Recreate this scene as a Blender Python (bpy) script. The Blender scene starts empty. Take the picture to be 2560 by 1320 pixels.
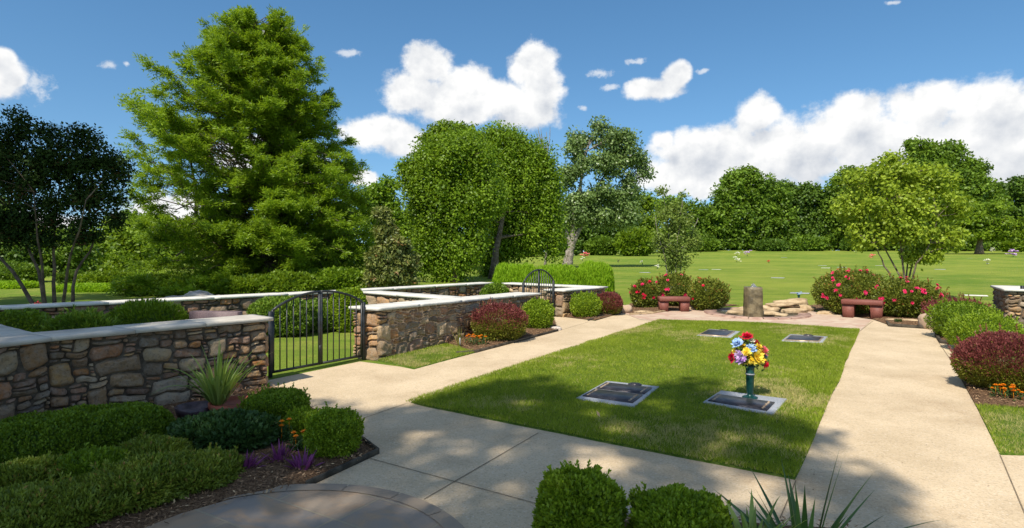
import bpy, math, random
import numpy as np
from math import radians, sin, cos, pi, sqrt, atan2
R = np.random.default_rng(7)
random.seed(7)
S = bpy.context.scene
COL = S.collection

# ---------------------------------------------------------------- camera
FPX, HZ, CX, EYE = 1485.0, 635.0, 1280.0, 1.8
cd = bpy.data.cameras.new('camera'); cam = bpy.data.objects.new('camera', cd); COL.objects.link(cam)
cam.location = (0, 0, EYE); cam.rotation_euler = (radians(90), 0, 0)
cd.sensor_width = 36; cd.lens = 36 * FPX / 2560; cd.shift_y = -25 / 2560
cd.clip_start = .05; cd.clip_end = 2000
S.camera = cam
# ---------------------------------------------------------------- light
SUN_EL = radians(52)
SH = np.array([.45, .893])                       # horizontal direction shadows fall in
sun_az = atan2(-SH[0], -SH[1])                   # compass angle of the sun, from +Y towards +X
ld = bpy.data.lights.new('sun', 'SUN'); ld.energy = 4.6; ld.angle = radians(.53); ld.color = (1, .935, .82)
sun = bpy.data.objects.new('sun', ld); COL.objects.link(sun)
sun.rotation_euler = (radians(90) - SUN_EL, 0, atan2(SH[1], SH[0]) - pi / 2 + 0)
SV = np.array([-SH[0] * cos(SUN_EL), -SH[1] * cos(SUN_EL), sin(SUN_EL)])   # towards the sun
from mathutils import Vector, Matrix
sun.rotation_euler = Vector(SV).to_track_quat('Z', 'Y').to_euler()
S.view_settings.view_transform = 'Standard'; S.view_settings.look = 'None'
S.view_settings.exposure = 0.38; S.view_settings.gamma = 1; S.view_settings.use_curve_mapping = False
S.cycles.max_bounces = 6; S.cycles.diffuse_bounces = 3; S.cycles.transparent_max_bounces = 8
S.cycles.use_denoising = True

def nn(nt, typ, **kw):
    n = nt.nodes.new(typ)
    for k, v in kw.items():
        if k.startswith('i_'):
            n.inputs[k[2:].replace('_', ' ')].default_value = v
        else:
            setattr(n, k, v)
    return n
def math_(nt, op, a, b=None, c=None, clamp=False):
    n = nt.nodes.new('ShaderNodeMath'); n.operation = op; n.use_clamp = clamp
    for i, v in enumerate((a, b, c)):
        if v is None: continue
        if isinstance(v, (int, float)): n.inputs[i].default_value = v
        else: nt.links.new(v, n.inputs[i])
    return n.outputs[0]
def maprange(nt, v, a, b, c=0., d=1., smooth=True):
    n = nt.nodes.new('ShaderNodeMapRange'); n.interpolation_type = 'SMOOTHSTEP' if smooth else 'LINEAR'
    nt.links.new(v, n.inputs[0])
    for i, x in enumerate((a, b, c, d)): n.inputs[i + 1].default_value = x
    return n.outputs[0]
def mixc(nt, f, a, b, typ='MIX'):
    n = nt.nodes.new('ShaderNodeMix'); n.data_type = 'RGBA'; n.blend_type = typ
    for s, v in ((0, f), (6, a), (7, b)):
        if isinstance(v, (int, float)): n.inputs[s].default_value = v
        elif isinstance(v, tuple): n.inputs[s].default_value = (*v[:3], 1)
        else: nt.links.new(v, n.inputs[s])
    return n.outputs[2]

# ---------------------------------------------------------------- sky (world)
Wd = bpy.data.worlds.new('World'); S.world = Wd; Wd.use_nodes = True
nt = Wd.node_tree; nt.nodes.clear(); L = nt.links.new
out = nt.nodes.new('ShaderNodeOutputWorld')
sky = nt.nodes.new('ShaderNodeTexSky'); sky.sky_type = 'NISHITA'; sky.sun_disc = False
sky.sun_elevation = SUN_EL; sky.sun_rotation = sun_az
sky.air_density = 1.0; sky.dust_density = .35; sky.ozone_density = 3.0; sky.altitude = 0
tcs = nt.nodes.new('ShaderNodeTexCoord'); lf = nt.nodes.new('ShaderNodeVectorMath'); lf.operation = 'MULTIPLY_ADD'; L(tcs.outputs['Generated'], lf.inputs[0]); lf.inputs[1].default_value = (1, 1, .9); lf.inputs[2].default_value = (0, 0, .085); L(lf.outputs[0], sky.inputs[0])
skyc = nn(nt, 'ShaderNodeHueSaturation', i_Saturation=1.18, i_Value=1.22, i_Hue=.493)
L(sky.outputs[0], skyc.inputs['Color'])
bg1 = nt.nodes.new('ShaderNodeBackground'); L(skyc.outputs[0], bg1.inputs[0]); bg1.inputs[1].default_value = .095
geo = nt.nodes.new('ShaderNodeTexCoord'); sep = nt.nodes.new('ShaderNodeSeparateXYZ'); L(geo.outputs['Generated'], sep.inputs[0])
az = math_(nt, 'ARCTAN2', sep.outputs[0], sep.outputs[1])
hh = math_(nt, 'SQRT', math_(nt, 'ADD', math_(nt, 'MULTIPLY', sep.outputs[0], sep.outputs[0]), math_(nt, 'MULTIPLY', sep.outputs[1], sep.outputs[1])))
el = math_(nt, 'DIVIDE', sep.outputs[2], math_(nt, 'MAXIMUM', hh, .001))
cmb = nt.nodes.new('ShaderNodeCombineXYZ'); L(az, cmb.inputs[0]); L(el, cmb.inputs[1])
P0 = cmb.outputs[0]
def cnoise(scale, detail, rough, off=(0, 0, 0), src=P0):
    m = nt.nodes.new('ShaderNodeVectorMath'); m.operation = 'ADD'; L(src, m.inputs[0]); m.inputs[1].default_value = off
    t = nt.nodes.new('ShaderNodeTexNoise'); t.inputs['Scale'].default_value = scale
    t.inputs['Detail'].default_value = detail; t.inputs['Roughness'].default_value = rough
    L(m.outputs[0], t.inputs['Vector']); return t
wn = cnoise(16, 3, .5)
wv = nt.nodes.new('ShaderNodeVectorMath'); wv.operation = 'MULTIPLY_ADD'
L(wn.outputs['Color'], wv.inputs[0]); wv.inputs[1].default_value = (.035, .022, 0)
sb = nt.nodes.new('ShaderNodeVectorMath'); sb.operation = 'SUBTRACT'; L(P0, sb.inputs[0]); sb.inputs[1].default_value = (.0175, .011, 0)
L(sb.outputs[0], wv.inputs[2]); PW = wv.outputs[0]
def blobs(lst, k=.25, src=None):
    acc = None
    for (x, y, rx, ry) in lst:
        a = atan2(x - CX, FPX); ca = cos(a)
        e = (HZ - y) / sqrt(FPX ** 2 + (x - CX) ** 2); ra = rx * ca * ca / FPX; re = ry * ca / FPX
        m = nt.nodes.new('ShaderNodeVectorMath'); m.operation = 'MULTIPLY_ADD'; L(src or PW, m.inputs[0])
        m.inputs[1].default_value = (1 / ra, 1 / re, 0); m.inputs[2].default_value = (-a / ra, -e / re, 0)
        l = nt.nodes.new('ShaderNodeVectorMath'); l.operation = 'LENGTH'; L(m.outputs[0], l.inputs[0])
        acc = l.outputs['Value'] if acc is None else math_(nt, 'SMOOTH_MIN', acc, l.outputs['Value'], k)
    return acc
CUM = [(1068, 165, 62, 55), (1040, 235, 95, 60), (1150, 225, 80, 62), (1140, 275, 130, 38), (1240, 255, 100, 50), (1335, 165, 60, 58),
       (1350, 225, 60, 60), (1310, 285, 95, 38), (950, 330, 90, 45), (1000, 350, 60, 40), (1640, 222, 70, 30), (1690, 192, 36, 34),
       (15, 190, 75, 55), (5, 145, 40, 30), (1888, 290, 62, 48), (1750, 370, 130, 50), (1690, 440, 110, 48), (1860, 390, 170, 75), (2000, 380, 150, 95),
       (2130, 290, 85, 60), (2210, 370, 190, 100), (2320, 265, 110, 65), (2470, 275, 130, 78), (2540, 370, 190, 110), (2370, 390, 200, 90),
       (1660, 350, 30, 25), (680, 400, 150, 60), (450, 540, 150, 60), (655, 82, 26, 18), (905, 445, 40, 20), (60, 560, 150, 40), (1800, 450, 130, 50)]
d0 = blobs(CUM, .22)
su = nt.nodes.new('ShaderNodeVectorMath'); su.operation = 'ADD'; L(PW, su.inputs[0]); su.inputs[1].default_value = (-.012, .030, 0)
dup_ = blobs(CUM, .3, su.outputs[0])
n1 = cnoise(34, 10, .66); n2 = cnoise(34, 5, .60, (.006, -.010, 0)); n3 = cnoise(11, 4, .55, (3, 1, 0)); n4 = cnoise(11, 4, .55, (3.015, .975, 0))
n5 = cnoise(95, 5, .6)
# billows: cauliflower lumps along the cumulus edges
vo = nt.nodes.new('ShaderNodeTexVoronoi'); vo.feature = 'SMOOTH_F1'; vo.inputs['Scale'].default_value = 30; vo.inputs['Smoothness'].default_value = .5
L(PW, vo.inputs['Vector'])
dens = math_(nt, 'SUBTRACT', 1.12, d0)
dens = math_(nt, 'ADD', dens, math_(nt, 'MULTIPLY', math_(nt, 'SUBTRACT', n1.outputs['Fac'], .5), .75))
dens = math_(nt, 'ADD', dens, math_(nt, 'MULTIPLY', math_(nt, 'SUBTRACT', cnoise(9, 5, .6, (5, 2, 0)).outputs['Fac'], .5), .9))
dens = math_(nt, 'SUBTRACT', dens, math_(nt, 'MULTIPLY', math_(nt, 'SUBTRACT', vo.outputs['Distance'], .4), .35))
dens = math_(nt, 'ADD', dens, math_(nt, 'MULTIPLY', math_(nt, 'SUBTRACT', n5.outputs['Fac'], .5), .3))
mask = maprange(nt, dens, -.12, .36)
WIS = [(873, 135, 34, 14), (1505, 182, 45, 14), (1590, 155, 34, 10), (262, 163, 26, 12), (310, 158, 14, 8), (1750, 178, 22, 8), (2240, 2, 26, 8), (1460, 270, 14, 9), (1530, 215, 30, 10), (105, 215, 45, 40)]
dw = math_(nt, 'SUBTRACT', 1.0, blobs(WIS, .1))
dw = math_(nt, 'ADD', dw, math_(nt, 'MULTIPLY', math_(nt, 'SUBTRACT', cnoise(60, 8, .7).outputs['Fac'], .5), 2.6))
gm = math_(nt, 'MAXIMUM', maprange(nt, el, .50, .75), maprange(nt, math_(nt, 'ABSOLUTE', az), .85, 1.1))  # unseen clouds overhead and behind, added for a whiter, brighter fill light
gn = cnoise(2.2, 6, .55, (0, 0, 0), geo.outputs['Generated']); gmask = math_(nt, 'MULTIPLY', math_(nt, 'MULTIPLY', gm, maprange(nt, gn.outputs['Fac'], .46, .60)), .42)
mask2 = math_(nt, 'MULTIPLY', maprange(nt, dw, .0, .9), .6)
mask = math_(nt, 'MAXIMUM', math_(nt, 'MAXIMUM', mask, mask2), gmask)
rel = math_(nt, 'ADD', math_(nt, 'MULTIPLY', math_(nt, 'SUBTRACT', n1.outputs['Fac'], n2.outputs['Fac']), .7),
            math_(nt, 'MULTIPLY', math_(nt, 'SUBTRACT', n3.outputs['Fac'], n4.outputs['Fac']), 1.6))
above = math_(nt, 'ADD', math_(nt, 'SUBTRACT', 1.05, dup_), math_(nt, 'MULTIPLY', math_(nt, 'SUBTRACT', n3.outputs['Fac'], .5), 1.3))
thk = maprange(nt, above, .05, .95)
lum = math_(nt, 'ADD', math_(nt, 'SUBTRACT', 1.0, math_(nt, 'MULTIPLY', thk, .46)), rel, clamp=True)
cc = mixc(nt, lum, (.34, .385, .46), (.78, .78, .775))
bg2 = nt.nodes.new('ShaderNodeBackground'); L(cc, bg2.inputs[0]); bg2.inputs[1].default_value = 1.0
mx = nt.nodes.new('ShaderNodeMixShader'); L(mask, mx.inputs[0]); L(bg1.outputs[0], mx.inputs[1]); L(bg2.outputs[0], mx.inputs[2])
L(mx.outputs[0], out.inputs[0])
Wd.cycles.sampling_method = 'MANUAL'; Wd.cycles.sample_map_resolution = 512

# ---------------------------------------------------------------- terrain maths
def sstep(a, b, x):
    t = np.clip((np.asarray(x, float) - a) / (b - a), 0, 1); return t * t * (3 - 2 * t)
def zg(x, y):
    x = np.asarray(x, float); y = np.asarray(y, float)
    p = .0043 * np.clip(x, -40, 60) + .0154 * np.minimum(y, 60)
    far = np.clip(y - 60, 0, None)
    p = p + far * .0255 - np.clip(y - 112, 0, None) * .055
    return p
def G(px, py, dz=0.):
    k = (py - HZ) / FPX; u = (px - CX) / FPX
    f = lambda Y: EYE - k * Y - float(zg(u * Y, Y)) - dz
    a, st = .5, .25
    while f(a + st) > 0 and a < 140: a += st
    b = a + st
    for _ in range(30):
        m = (a + b) / 2
        if f(m) > 0: a = m
        else: b = m
    return np.array([u * a, a, float(zg(u * a, a)) + dz])
def Wp(px, py, Y): return np.array([(px - CX) / FPX * Y, Y, EYE - (py - HZ) / FPX * Y])
def up(p, h): return np.array([p[0], p[1], p[2] + h])
BD = np.array([.540, .841, 0]); CDIR = np.array([.841, -.540, 0])

# ---------------------------------------------------------------- noise in numpy
def _h(i, j, k, s):
    n = (i * 374761393 + j * 668265263 + k * 2147483647 + s * 974634777) & 0xffffffff
    n = ((n ^ (n >> 13)) * 1274126177) & 0xffffffff
    return ((n ^ (n >> 16)) & 0xffff) / 65535.
def vnoise(p, seed=0):
    p = np.asarray(p, float)
    if p.shape[1] == 2: p = np.c_[p, np.zeros(len(p))]
    i = np.floor(p).astype(np.int64); f = p - i; f = f * f * (3 - 2 * f); r = 0
    for a in (0, 1):
        for b in (0, 1):
            for c in (0, 1):
                w = (f[:, 0] if a else 1 - f[:, 0]) * (f[:, 1] if b else 1 - f[:, 1]) * (f[:, 2] if c else 1 - f[:, 2])
                r = r + w * _h(i[:, 0] + a, i[:, 1] + b, i[:, 2] + c, seed)
    return r
def fbm(p, seed=0, o=3):
    p = np.asarray(p, float); r = 0; a = .5; t = 0
    for k in range(o): r = r + a * vnoise(p * 2 ** k, seed + k); t += a; a *= .5
    return r / t
def nrm(v): return v / np.maximum(np.linalg.norm(v, axis=-1, keepdims=True), 1e-9)

# ---------------------------------------------------------------- mesh accumulation
class MB:
    def __init__(s): s.V = []; s.F = {}; s.n = 0; s.T = []; s.C = []
    def add(s, V, F, tint=.5, col=None):
        V = np.asarray(V, float).reshape(-1, 3); F = np.asarray(F, np.int64)
        s.F.setdefault(F.shape[1], []).append(F + s.n); s.V.append(V)
        t = np.empty(len(V)); t[:] = tint; s.T.append(t)
        c = np.ones((len(V), 4)) * .5
        if col is not None: c[:, :3] = col
        s.C.append(c); s.n += len(V); return s
    def build(s, name, mat, parent=None, smooth=False, origin=None, cols=False):
        V = np.concatenate(s.V); me = bpy.data.meshes.new(name)
        if origin is not None: V = V - np.asarray(origin, float)
        keys = sorted(s.F); loops = []; tot = []
        for k in keys:
            f = np.concatenate(s.F[k]); loops.append(f.ravel()); tot.append(np.full(len(f), k))
        loops = np.concatenate(loops); tot = np.concatenate(tot); start = np.concatenate([[0], np.cumsum(tot)[:-1]])
        me.vertices.add(len(V)); me.vertices.foreach_set('co', V.astype(np.float32).ravel())
        me.loops.add(len(loops)); me.loops.foreach_set('vertex_index', loops.astype(np.int32))
        me.polygons.add(len(tot)); me.polygons.foreach_set('loop_start', start.astype(np.int32))
        me.polygons.foreach_set('loop_total', tot.astype(np.int32))
        if smooth: me.polygons.foreach_set('use_smooth', np.ones(len(tot), bool))
        a = me.attributes.new('tint', 'FLOAT', 'POINT'); a.data.foreach_set('value', np.concatenate(s.T).astype(np.float32))
        if cols:
            a = me.attributes.new('stonecol', 'FLOAT_COLOR', 'POINT'); a.data.foreach_set('color', np.concatenate(s.C).astype(np.float32).ravel())
        me.update(calc_edges=True); me.materials.append(mat)
        return link(name, me, parent, origin)
def link(name, me, parent=None, origin=None):
    o = bpy.data.objects.new(name, me); COL.objects.link(o)
    if origin is not None: o.location = tuple(origin)
    if parent is not None:
        o.parent = parent
        if origin is not None: o.location = tuple(np.asarray(origin) - np.array(parent.location))
        else:
            q = parent
            while q.parent: q = q.parent
            if q is parent: o.matrix_parent_inverse = Matrix.Translation(-Vector(q.location))
    return o
def tag(o, label=None, cat=None, group=None, kind=None):
    if label: o['label'] = label
    if cat: o['category'] = cat
    if group: o['group'] = group
    if kind: o['kind'] = kind
    return o
def thing(name, loc, label, cat, group=None):
    o = bpy.data.objects.new(name, None); COL.objects.link(o); o.location = tuple(float(v) for v in loc); o.empty_display_size = .2
    return tag(o, label, cat, group)
def box(mb, c, ax, ay, az_, tint=.5, col=None, bev=0.):
    # c = centre, ax/ay/az_ = half-extent vectors; bevelled along every edge when bev > 0
    c, ax, ay, az_ = [np.asarray(v, float) for v in (c, ax, ay, az_)]
    if bev <= 0:
        V = [c + i * ax + j * ay + k * az_ for k in (-1, 1) for (i, j) in ((-1, -1), (1, -1), (1, 1), (-1, 1))]
        F = [[3, 2, 1, 0], [4, 5, 6, 7], [0, 1, 5, 4], [1, 2, 6, 5], [2, 3, 7, 6], [3, 0, 4, 7]]
        return mb.add(V, F, tint, col)
    la, lb, lc = [max(np.linalg.norm(v), 1e-6) for v in (ax, ay, az_)]
    bx, by, bz = [1 - min(bev / l, .45) for l in (la, lb, lc)]
    V = []
    for (k, s) in ((-1, 0), (-bz, 1), (bz, 1), (1, 0)):
        px_, py_ = (1, 1) if s else (bx, by)
        for (i, j) in ((-1, -by / 1), (-bx, -1), (bx, -1), (1, -by), (1, by), (bx, 1), (-bx, 1), (-1, by)):
            V.append(c + i * px_ * ax + j * py_ * ay + k * az_)
    F = [[r * 8 + q, r * 8 + (q + 1) % 8, (r + 1) * 8 + (q + 1) % 8, (r + 1) * 8 + q] for r in range(3) for q in range(8)]
    mb.add(V, F, tint, col); n = mb.n - len(V)
    mb.F.setdefault(8, []).append(np.array([[n + q for q in range(7, -1, -1)], [n + 24 + q for q in range(8)]]))
    return mb
def tube(mb, pts, rad, seg=8, tint=.5, cap=True):
    pts = np.asarray(pts, float); n = len(pts); rad = np.broadcast_to(np.asarray(rad, float), (n,))
    T = nrm(np.gradient(pts, axis=0)); ref = np.array([0, 0, 1.]) if abs(T[:, 2]).mean() < .8 else np.array([1., 0, 0])
    A = nrm(np.cross(T, ref)); B = np.cross(T, A); th = np.linspace(0, 2 * pi, seg, endpoint=False)
    V = pts[:, None, :] + rad[:, None, None] * (np.cos(th)[None, :, None] * A[:, None, :] + np.sin(th)[None, :, None] * B[:, None, :])
    i = np.arange(n - 1)[:, None] * seg; j = np.arange(seg)[None, :]; j2 = (j + 1) % seg
    F = np.stack([i + j, i + j2, i + seg + j2, i + seg + j], -1).reshape(-1, 4)
    mb.add(V.reshape(-1, 3), F, tint)
    if cap:
        b = mb.n - n * seg
        mb.F.setdefault(seg, []).append(np.array([[b + q for q in range(seg - 1, -1, -1)], [b + (n - 1) * seg + q for q in range(seg)]]))
    return mb
def lathe(mb, prof, c, seg=20, tint=.5):
    prof = np.asarray(prof, float); c = np.asarray(c, float); th = np.linspace(0, 2 * pi, seg, endpoint=False)
    V = np.stack([c[0] + prof[:, 0, None] * np.cos(th), c[1] + prof[:, 0, None] * np.sin(th), c[2] + prof[:, 1, None] + 0 * th], -1).reshape(-1, 3)
    i = np.arange(len(prof) - 1)[:, None] * seg; j = np.arange(seg)[None, :]; j2 = (j + 1) % seg
    return mb.add(V, np.stack([i + j, i + j2, i + seg + j2, i + seg + j], -1).reshape(-1, 4), tint)
def bez(a, b, c, n=6):
    t = np.linspace(0, 1, n)[:, None]; return (1 - t) ** 2 * a + 2 * t * (1 - t) * b + t * t * c
def leaves(mb, P, D, N, Ln, Wd_, tint, fold=.18):
    D = nrm(D); Sd = nrm(np.cross(D, N)); N = np.cross(Sd, D); n = len(P)
    Ln = np.broadcast_to(Ln, (n,))[:, None]; Wd_ = np.broadcast_to(Wd_, (n,))[:, None]
    mid = P + D * Ln * .5 - N * Ln * fold * .3
    V = np.stack([P, mid + Sd * Wd_ * .5 + N * Wd_ * fold, P + D * Ln - N * Ln * fold * .4, mid - Sd * Wd_ * .5 + N * Wd_ * fold], 1).reshape(-1, 3)
    F = np.arange(n * 4).reshape(n, 4)
    return mb.add(V, F, np.repeat(np.broadcast_to(tint, (n,)), 4))
def rdir(n): return nrm(R.normal(size=(n, 3)))

# ---------------------------------------------------------------- materials
MT = {}
def base_mat(name, rough=.6, spec=.3):
    m = bpy.data.materials.new(name); m.use_nodes = True; t = m.node_tree; b = t.nodes['Principled BSDF']
    b.inputs['Roughness'].default_value = rough; b.inputs['Specular IOR Level'].default_value = spec; MT[name] = m
    return m, t, b
def tnoise(t, scale, detail=4, rough=.55, vec=None, dist=0.):
    n = t.nodes.new('ShaderNodeTexNoise'); n.inputs['Scale'].default_value = scale; n.inputs['Detail'].default_value = detail
    n.inputs['Roughness'].default_value = rough; n.inputs['Distortion'].default_value = dist
    if vec is None:
        g = t.nodes.new('ShaderNodeNewGeometry'); vec = g.outputs['Position']
    t.links.new(vec, n.inputs['Vector']); return n.outputs['Fac']
def bump(t, b, h, dist=.01, strength=1.):
    n = t.nodes.new('ShaderNodeBump'); n.inputs['Distance'].default_value = dist; n.inputs['Strength'].default_value = strength
    t.links.new(h, n.inputs['Height']); t.links.new(n.outputs[0], b.inputs['Normal'])
def leaf_mat(name, dark, light, tr=.32, rough=.45, spec=.25, third=None):
    m, t, b = base_mat(name, rough, spec); l = t.links.new
    a = t.nodes.new('ShaderNodeAttribute'); a.attribute_name = 'tint'
    f = a.outputs['Fac']
    c = mixc(t, maprange(t, f, 0, .85 if third else 1., smooth=False), dark, light)
    if third: c = mixc(t, maprange(t, f, .86, .93), c, third)
    l(c, b.inputs['Base Color'])
    tl = t.nodes.new('ShaderNodeBsdfTranslucent'); c2 = mixc(t, .5, c, (light[0] * 1.3, light[1] * 1.25, light[2] * .6)); l(c2, tl.inputs[0])
    mx = t.nodes.new('ShaderNodeMixShader'); mx.inputs[0].default_value = tr; l(b.outputs[0], mx.inputs[1]); l(tl.outputs[0], mx.inputs[2])
    l(mx.outputs[0], t.nodes['Material Output'].inputs[0]); return m
def flat_mat(name, ca, cb, scale=8, rough=.6, spec=.3, bd=.004, bs=40, metal=0.):
    m, t, b = base_mat(name, rough, spec); t.links.new(mixc(t, maprange(t, tnoise(t, scale), .35, .65), ca, cb), b.inputs['Base Color'])
    bump(t, b, tnoise(t, bs, 5), bd); b.inputs['Metallic'].default_value = metal; return m

M_BARK = flat_mat('bark_brown', (.10, .075, .05), (.20, .16, .115), 9, .85, .15, .03, 22)
M_BARKG = flat_mat('bark_grey', (.17, .14, .11), (.34, .30, .25), 7, .85, .15, .03, 16)
M_BARKT = flat_mat('bark_tan', (.07, .048, .034), (.16, .115, .08), 5, .7, .2, .01, 18)
M_CYP = leaf_mat('cypress_needles', (.07, .135, .007), (.31, .45, .025), .42)
M_ELM = leaf_mat('elm_leaves', (.06, .125, .007), (.26, .39, .022), .38)
M_GUM = leaf_mat('sweetgum_leaves', (.065, .12, .03), (.25, .35, .10), .28, .38, .4)
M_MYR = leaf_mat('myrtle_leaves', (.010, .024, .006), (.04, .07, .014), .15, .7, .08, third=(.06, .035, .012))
M_MAG = leaf_mat('magnolia_leaves', (.04, .07, .012), (.26, .28, .07), .2, .45, .3, third=(.30, .17, .06))
M_OAK = leaf_mat('oak_leaves', (.055, .11, .010), (.22, .34, .03), .32)
M_OAK2 = leaf_mat('oak_leaves_dark', (.040, .085, .011), (.16, .26, .03), .30)
M_LIME = leaf_mat('spring_leaves', (.07, .13, .006), (.25, .36, .022), .38)
M_RED = leaf_mat('redbud_leaves', (.13, .20, .012), (.42, .52, .05), .38)
M_YNG = leaf_mat('young_tree_leaves', (.10, .16, .025), (.28, .36, .07), .34)
M_BOX = leaf_mat('boxwood_leaves', (.07, .14, .006), (.36, .48, .03), .34)
M_BOXD = leaf_mat('boxwood_leaves_deep', (.05, .11, .006), (.27, .38, .024), .32)
M_BARB = leaf_mat('barberry_leaves', (.10, .022, .022), (.30, .085, .075), .25, third=(.20, .17, .03))
M_BARBG = leaf_mat('barberry_lower_leaves', (.10, .10, .014), (.24, .26, .03), .28, third=(.30, .10, .05))
M_ROSE = leaf_mat('rose_leaves', (.06, .09, .012), (.27, .30, .04), .28, third=(.40, .13, .05))
M_HEDGE = leaf_mat('bright_hedge_leaves', (.17, .30, .01), (.38, .58, .03), .40)
M_JUN = leaf_mat('juniper_sprays', (.05, .10, .012), (.22, .34, .03), .28, third=(.40, .42, .05))
M_NAN = leaf_mat('nandina_leaves', (.06, .10, .012), (.28, .34, .04), .28, third=(.32, .18, .05))
M_LEAFD = leaf_mat('deep_green_leaves', (.02, .055, .014), (.08, .15, .035), .22)
M_STRAP = leaf_mat('strap_leaves', (.10, .17, .03), (.36, .46, .10), .3, .35, .4)
M_SWORD = leaf_mat('sword_leaves', (.03, .08, .018), (.12, .22, .06), .2, .35, .4)
M_PURP = leaf_mat('purple_leaves', (.12, .02, .10), (.34, .09, .28), .2)
M_GRASS = leaf_mat('grass_blades', (.12, .195, .010), (.38, .445, .045), .3, .6, .15, third=(.52, .44, .18))
M_ORANGE = leaf_mat('orange_petals', (.75, .20, .01), (.95, .42, .02), .25)
M_PINK = leaf_mat('rose_petals', (.60, .012, .07), (.90, .07, .22), .25)
M_REDP = leaf_mat('red_petals', (.52, .004, .03), (.80, .02, .08), .2)
M_YEL = leaf_mat('yellow_petals', (.80, .50, .01), (.95, .80, .12), .25)
M_BLUE = leaf_mat('blue_petals', (.14, .30, .72), (.55, .72, .95), .2)
M_LILAC = leaf_mat('lilac_petals', (.30, .10, .45), (.82, .62, .88), .2)
M_CORAL = leaf_mat('coral_petals', (.85, .10, .14), (.95, .32, .34), .2)
M_WHITE = leaf_mat('white_petals', (.75, .72, .55), (.9, .9, .8), .2)
M_MULCH = None

# stone of the garden walls: colour of each stone is its own
m, t, b = base_mat('wall_stone', .88, .2); M_STONE = m
a = t.nodes.new('ShaderNodeAttribute'); a.attribute_name = 'stonecol'
c = mixc(t, maprange(t, tnoise(t, 14, 6, .65), .35, .68), a.outputs['Color'], mixc(t, .45, a.outputs['Color'], (.30, .27, .23)))
c = mixc(t, maprange(t, tnoise(t, 42, 5, .6), .52, .72), c, mixc(t, .55, c, (.03, .026, .02)))
c = mixc(t, maprange(t, tnoise(t, 5, 3), .60, .72), c, mixc(t, .4, c, (.26, .13, .05)))
t.links.new(c, b.inputs['Base Color']); bump(t, b, tnoise(t, 38, 8, .7), .02)
M_MORTAR = flat_mat('wall_mortar', (.06, .046, .032), (.14, .11, .078), 12, .95, .1)
M_COPE = flat_mat('coping_stone', (.56, .53, .47), (.68, .65, .58), 3, .75, .25, .003, 30)
M_COPEB = flat_mat('coping_bluestone', (.42, .38, .32), (.56, .51, .43), 2.2, .7, .3, .004, 24)
M_IRON = flat_mat('black_iron', (.012, .014, .015), (.03, .032, .034), 10, .4, .5, .001, 60)
M_REDG = flat_mat('red_granite', (.16, .052, .038), (.24, .082, .06), 60, .6, .35, .002, 90)
M_GRAN = flat_mat('grey_granite', (.26, .27, .29), (.40, .41, .43), 70, .5, .4, .001, 80)
M_BRONZE = flat_mat('bronze_plaque', (.035, .033, .04), (.10, .085, .085), 9, .32, .6, .004, 45, .55)
M_BRZT = flat_mat('bronze_border', (.30, .20, .12), (.48, .36, .24), 14, .4, .5, .002, 45, .4)
M_VASE = flat_mat('green_vase', (.004, .035, .03), (.008, .06, .05), 14, .3, .5, .001, 40, .2)
M_BASALT = flat_mat('basalt_column', (.085, .065, .034), (.21, .165, .09), 6, .45, .5, .02, 14)
M_SAND = flat_mat('sandstone_rock', (.32, .225, .125), (.54, .40, .24), 4, .85, .2, .02, 12)
M_TANR = flat_mat('tan_boulder', (.40, .28, .19), (.52, .38, .26), 6, .85, .2, .012, 14)
M_GREYR = flat_mat('pale_outcrop', (.34, .29, .24), (.55, .48, .42), 3, .9, .2, .04, 6)
M_TERRA = flat_mat('terracotta', (.24, .055, .03), (.33, .09, .05), 9, .6, .4, .002, 30)
M_DKPOT = flat_mat('dark_glaze', (.035, .02, .025), (.08, .05, .06), 12, .35, .5, .003, 20)
M_EDGE = flat_mat('bed_edging', (.035, .03, .022), (.09, .075, .055), 8, .8, .2, .004, 30)
M_JOINT = flat_mat('joint_filler', (.15, .115, .075), (.24, .185, .12), 30, .9, .1)
m, t, b = base_mat('water', .08, .5); b.inputs['Base Color'].default_value = (.85, .9, .95, 1); b.inputs['Transmission Weight'].default_value = .85; b.inputs['IOR'].default_value = 1.33; M_WATER = m
m, t, b = base_mat('pool_water', .05, .5); b.inputs['Base Color'].default_value = (.10, .095, .07, 1); bump(t, b, tnoise(t, 18, 3), .01); M_POOL = m

# concrete with exposed aggregate
m, t, b = base_mat('concrete_path', .9, .15); M_CONC = m
c = mixc(t, maprange(t, tnoise(t, 1.3, 6, .6), .3, .7), (.50, .385, .245), (.62, .485, .32))
c = mixc(t, maprange(t, tnoise(t, .7, 6, .65), .50, .70), c, mixc(t, .5, c, (.38, .27, .16)))
c = mixc(t, maprange(t, tnoise(t, 3.1, 7, .7, None, .8), .60, .72), c, mixc(t, .4, c, (.24, .17, .10)))
v = t.nodes.new('ShaderNodeTexVoronoi'); v.inputs['Scale'].default_value = 85; g = t.nodes.new('ShaderNodeNewGeometry'); t.links.new(g.outputs['Position'], v.inputs['Vector'])
sp = t.nodes.new('ShaderNodeSeparateColor'); t.links.new(v.outputs['Color'], sp.inputs[0])
c = mixc(t, maprange(t, sp.outputs[0], .6, 1.), c, mixc(t, .30, c, (.20, .145, .09)))
c = mixc(t, maprange(t, sp.outputs[1], .8, 1.), c, mixc(t, .25, c, (.75, .68, .56)))
c = mixc(t, maprange(t, tnoise(t, 26, 4, .7), .68, .76), c, mixc(t, .5, c, (.13, .09, .05)))
t.links.new(c, b.inputs['Base Color']); bump(t, b, tnoise(t, 130, 4, .6), .004)
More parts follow.
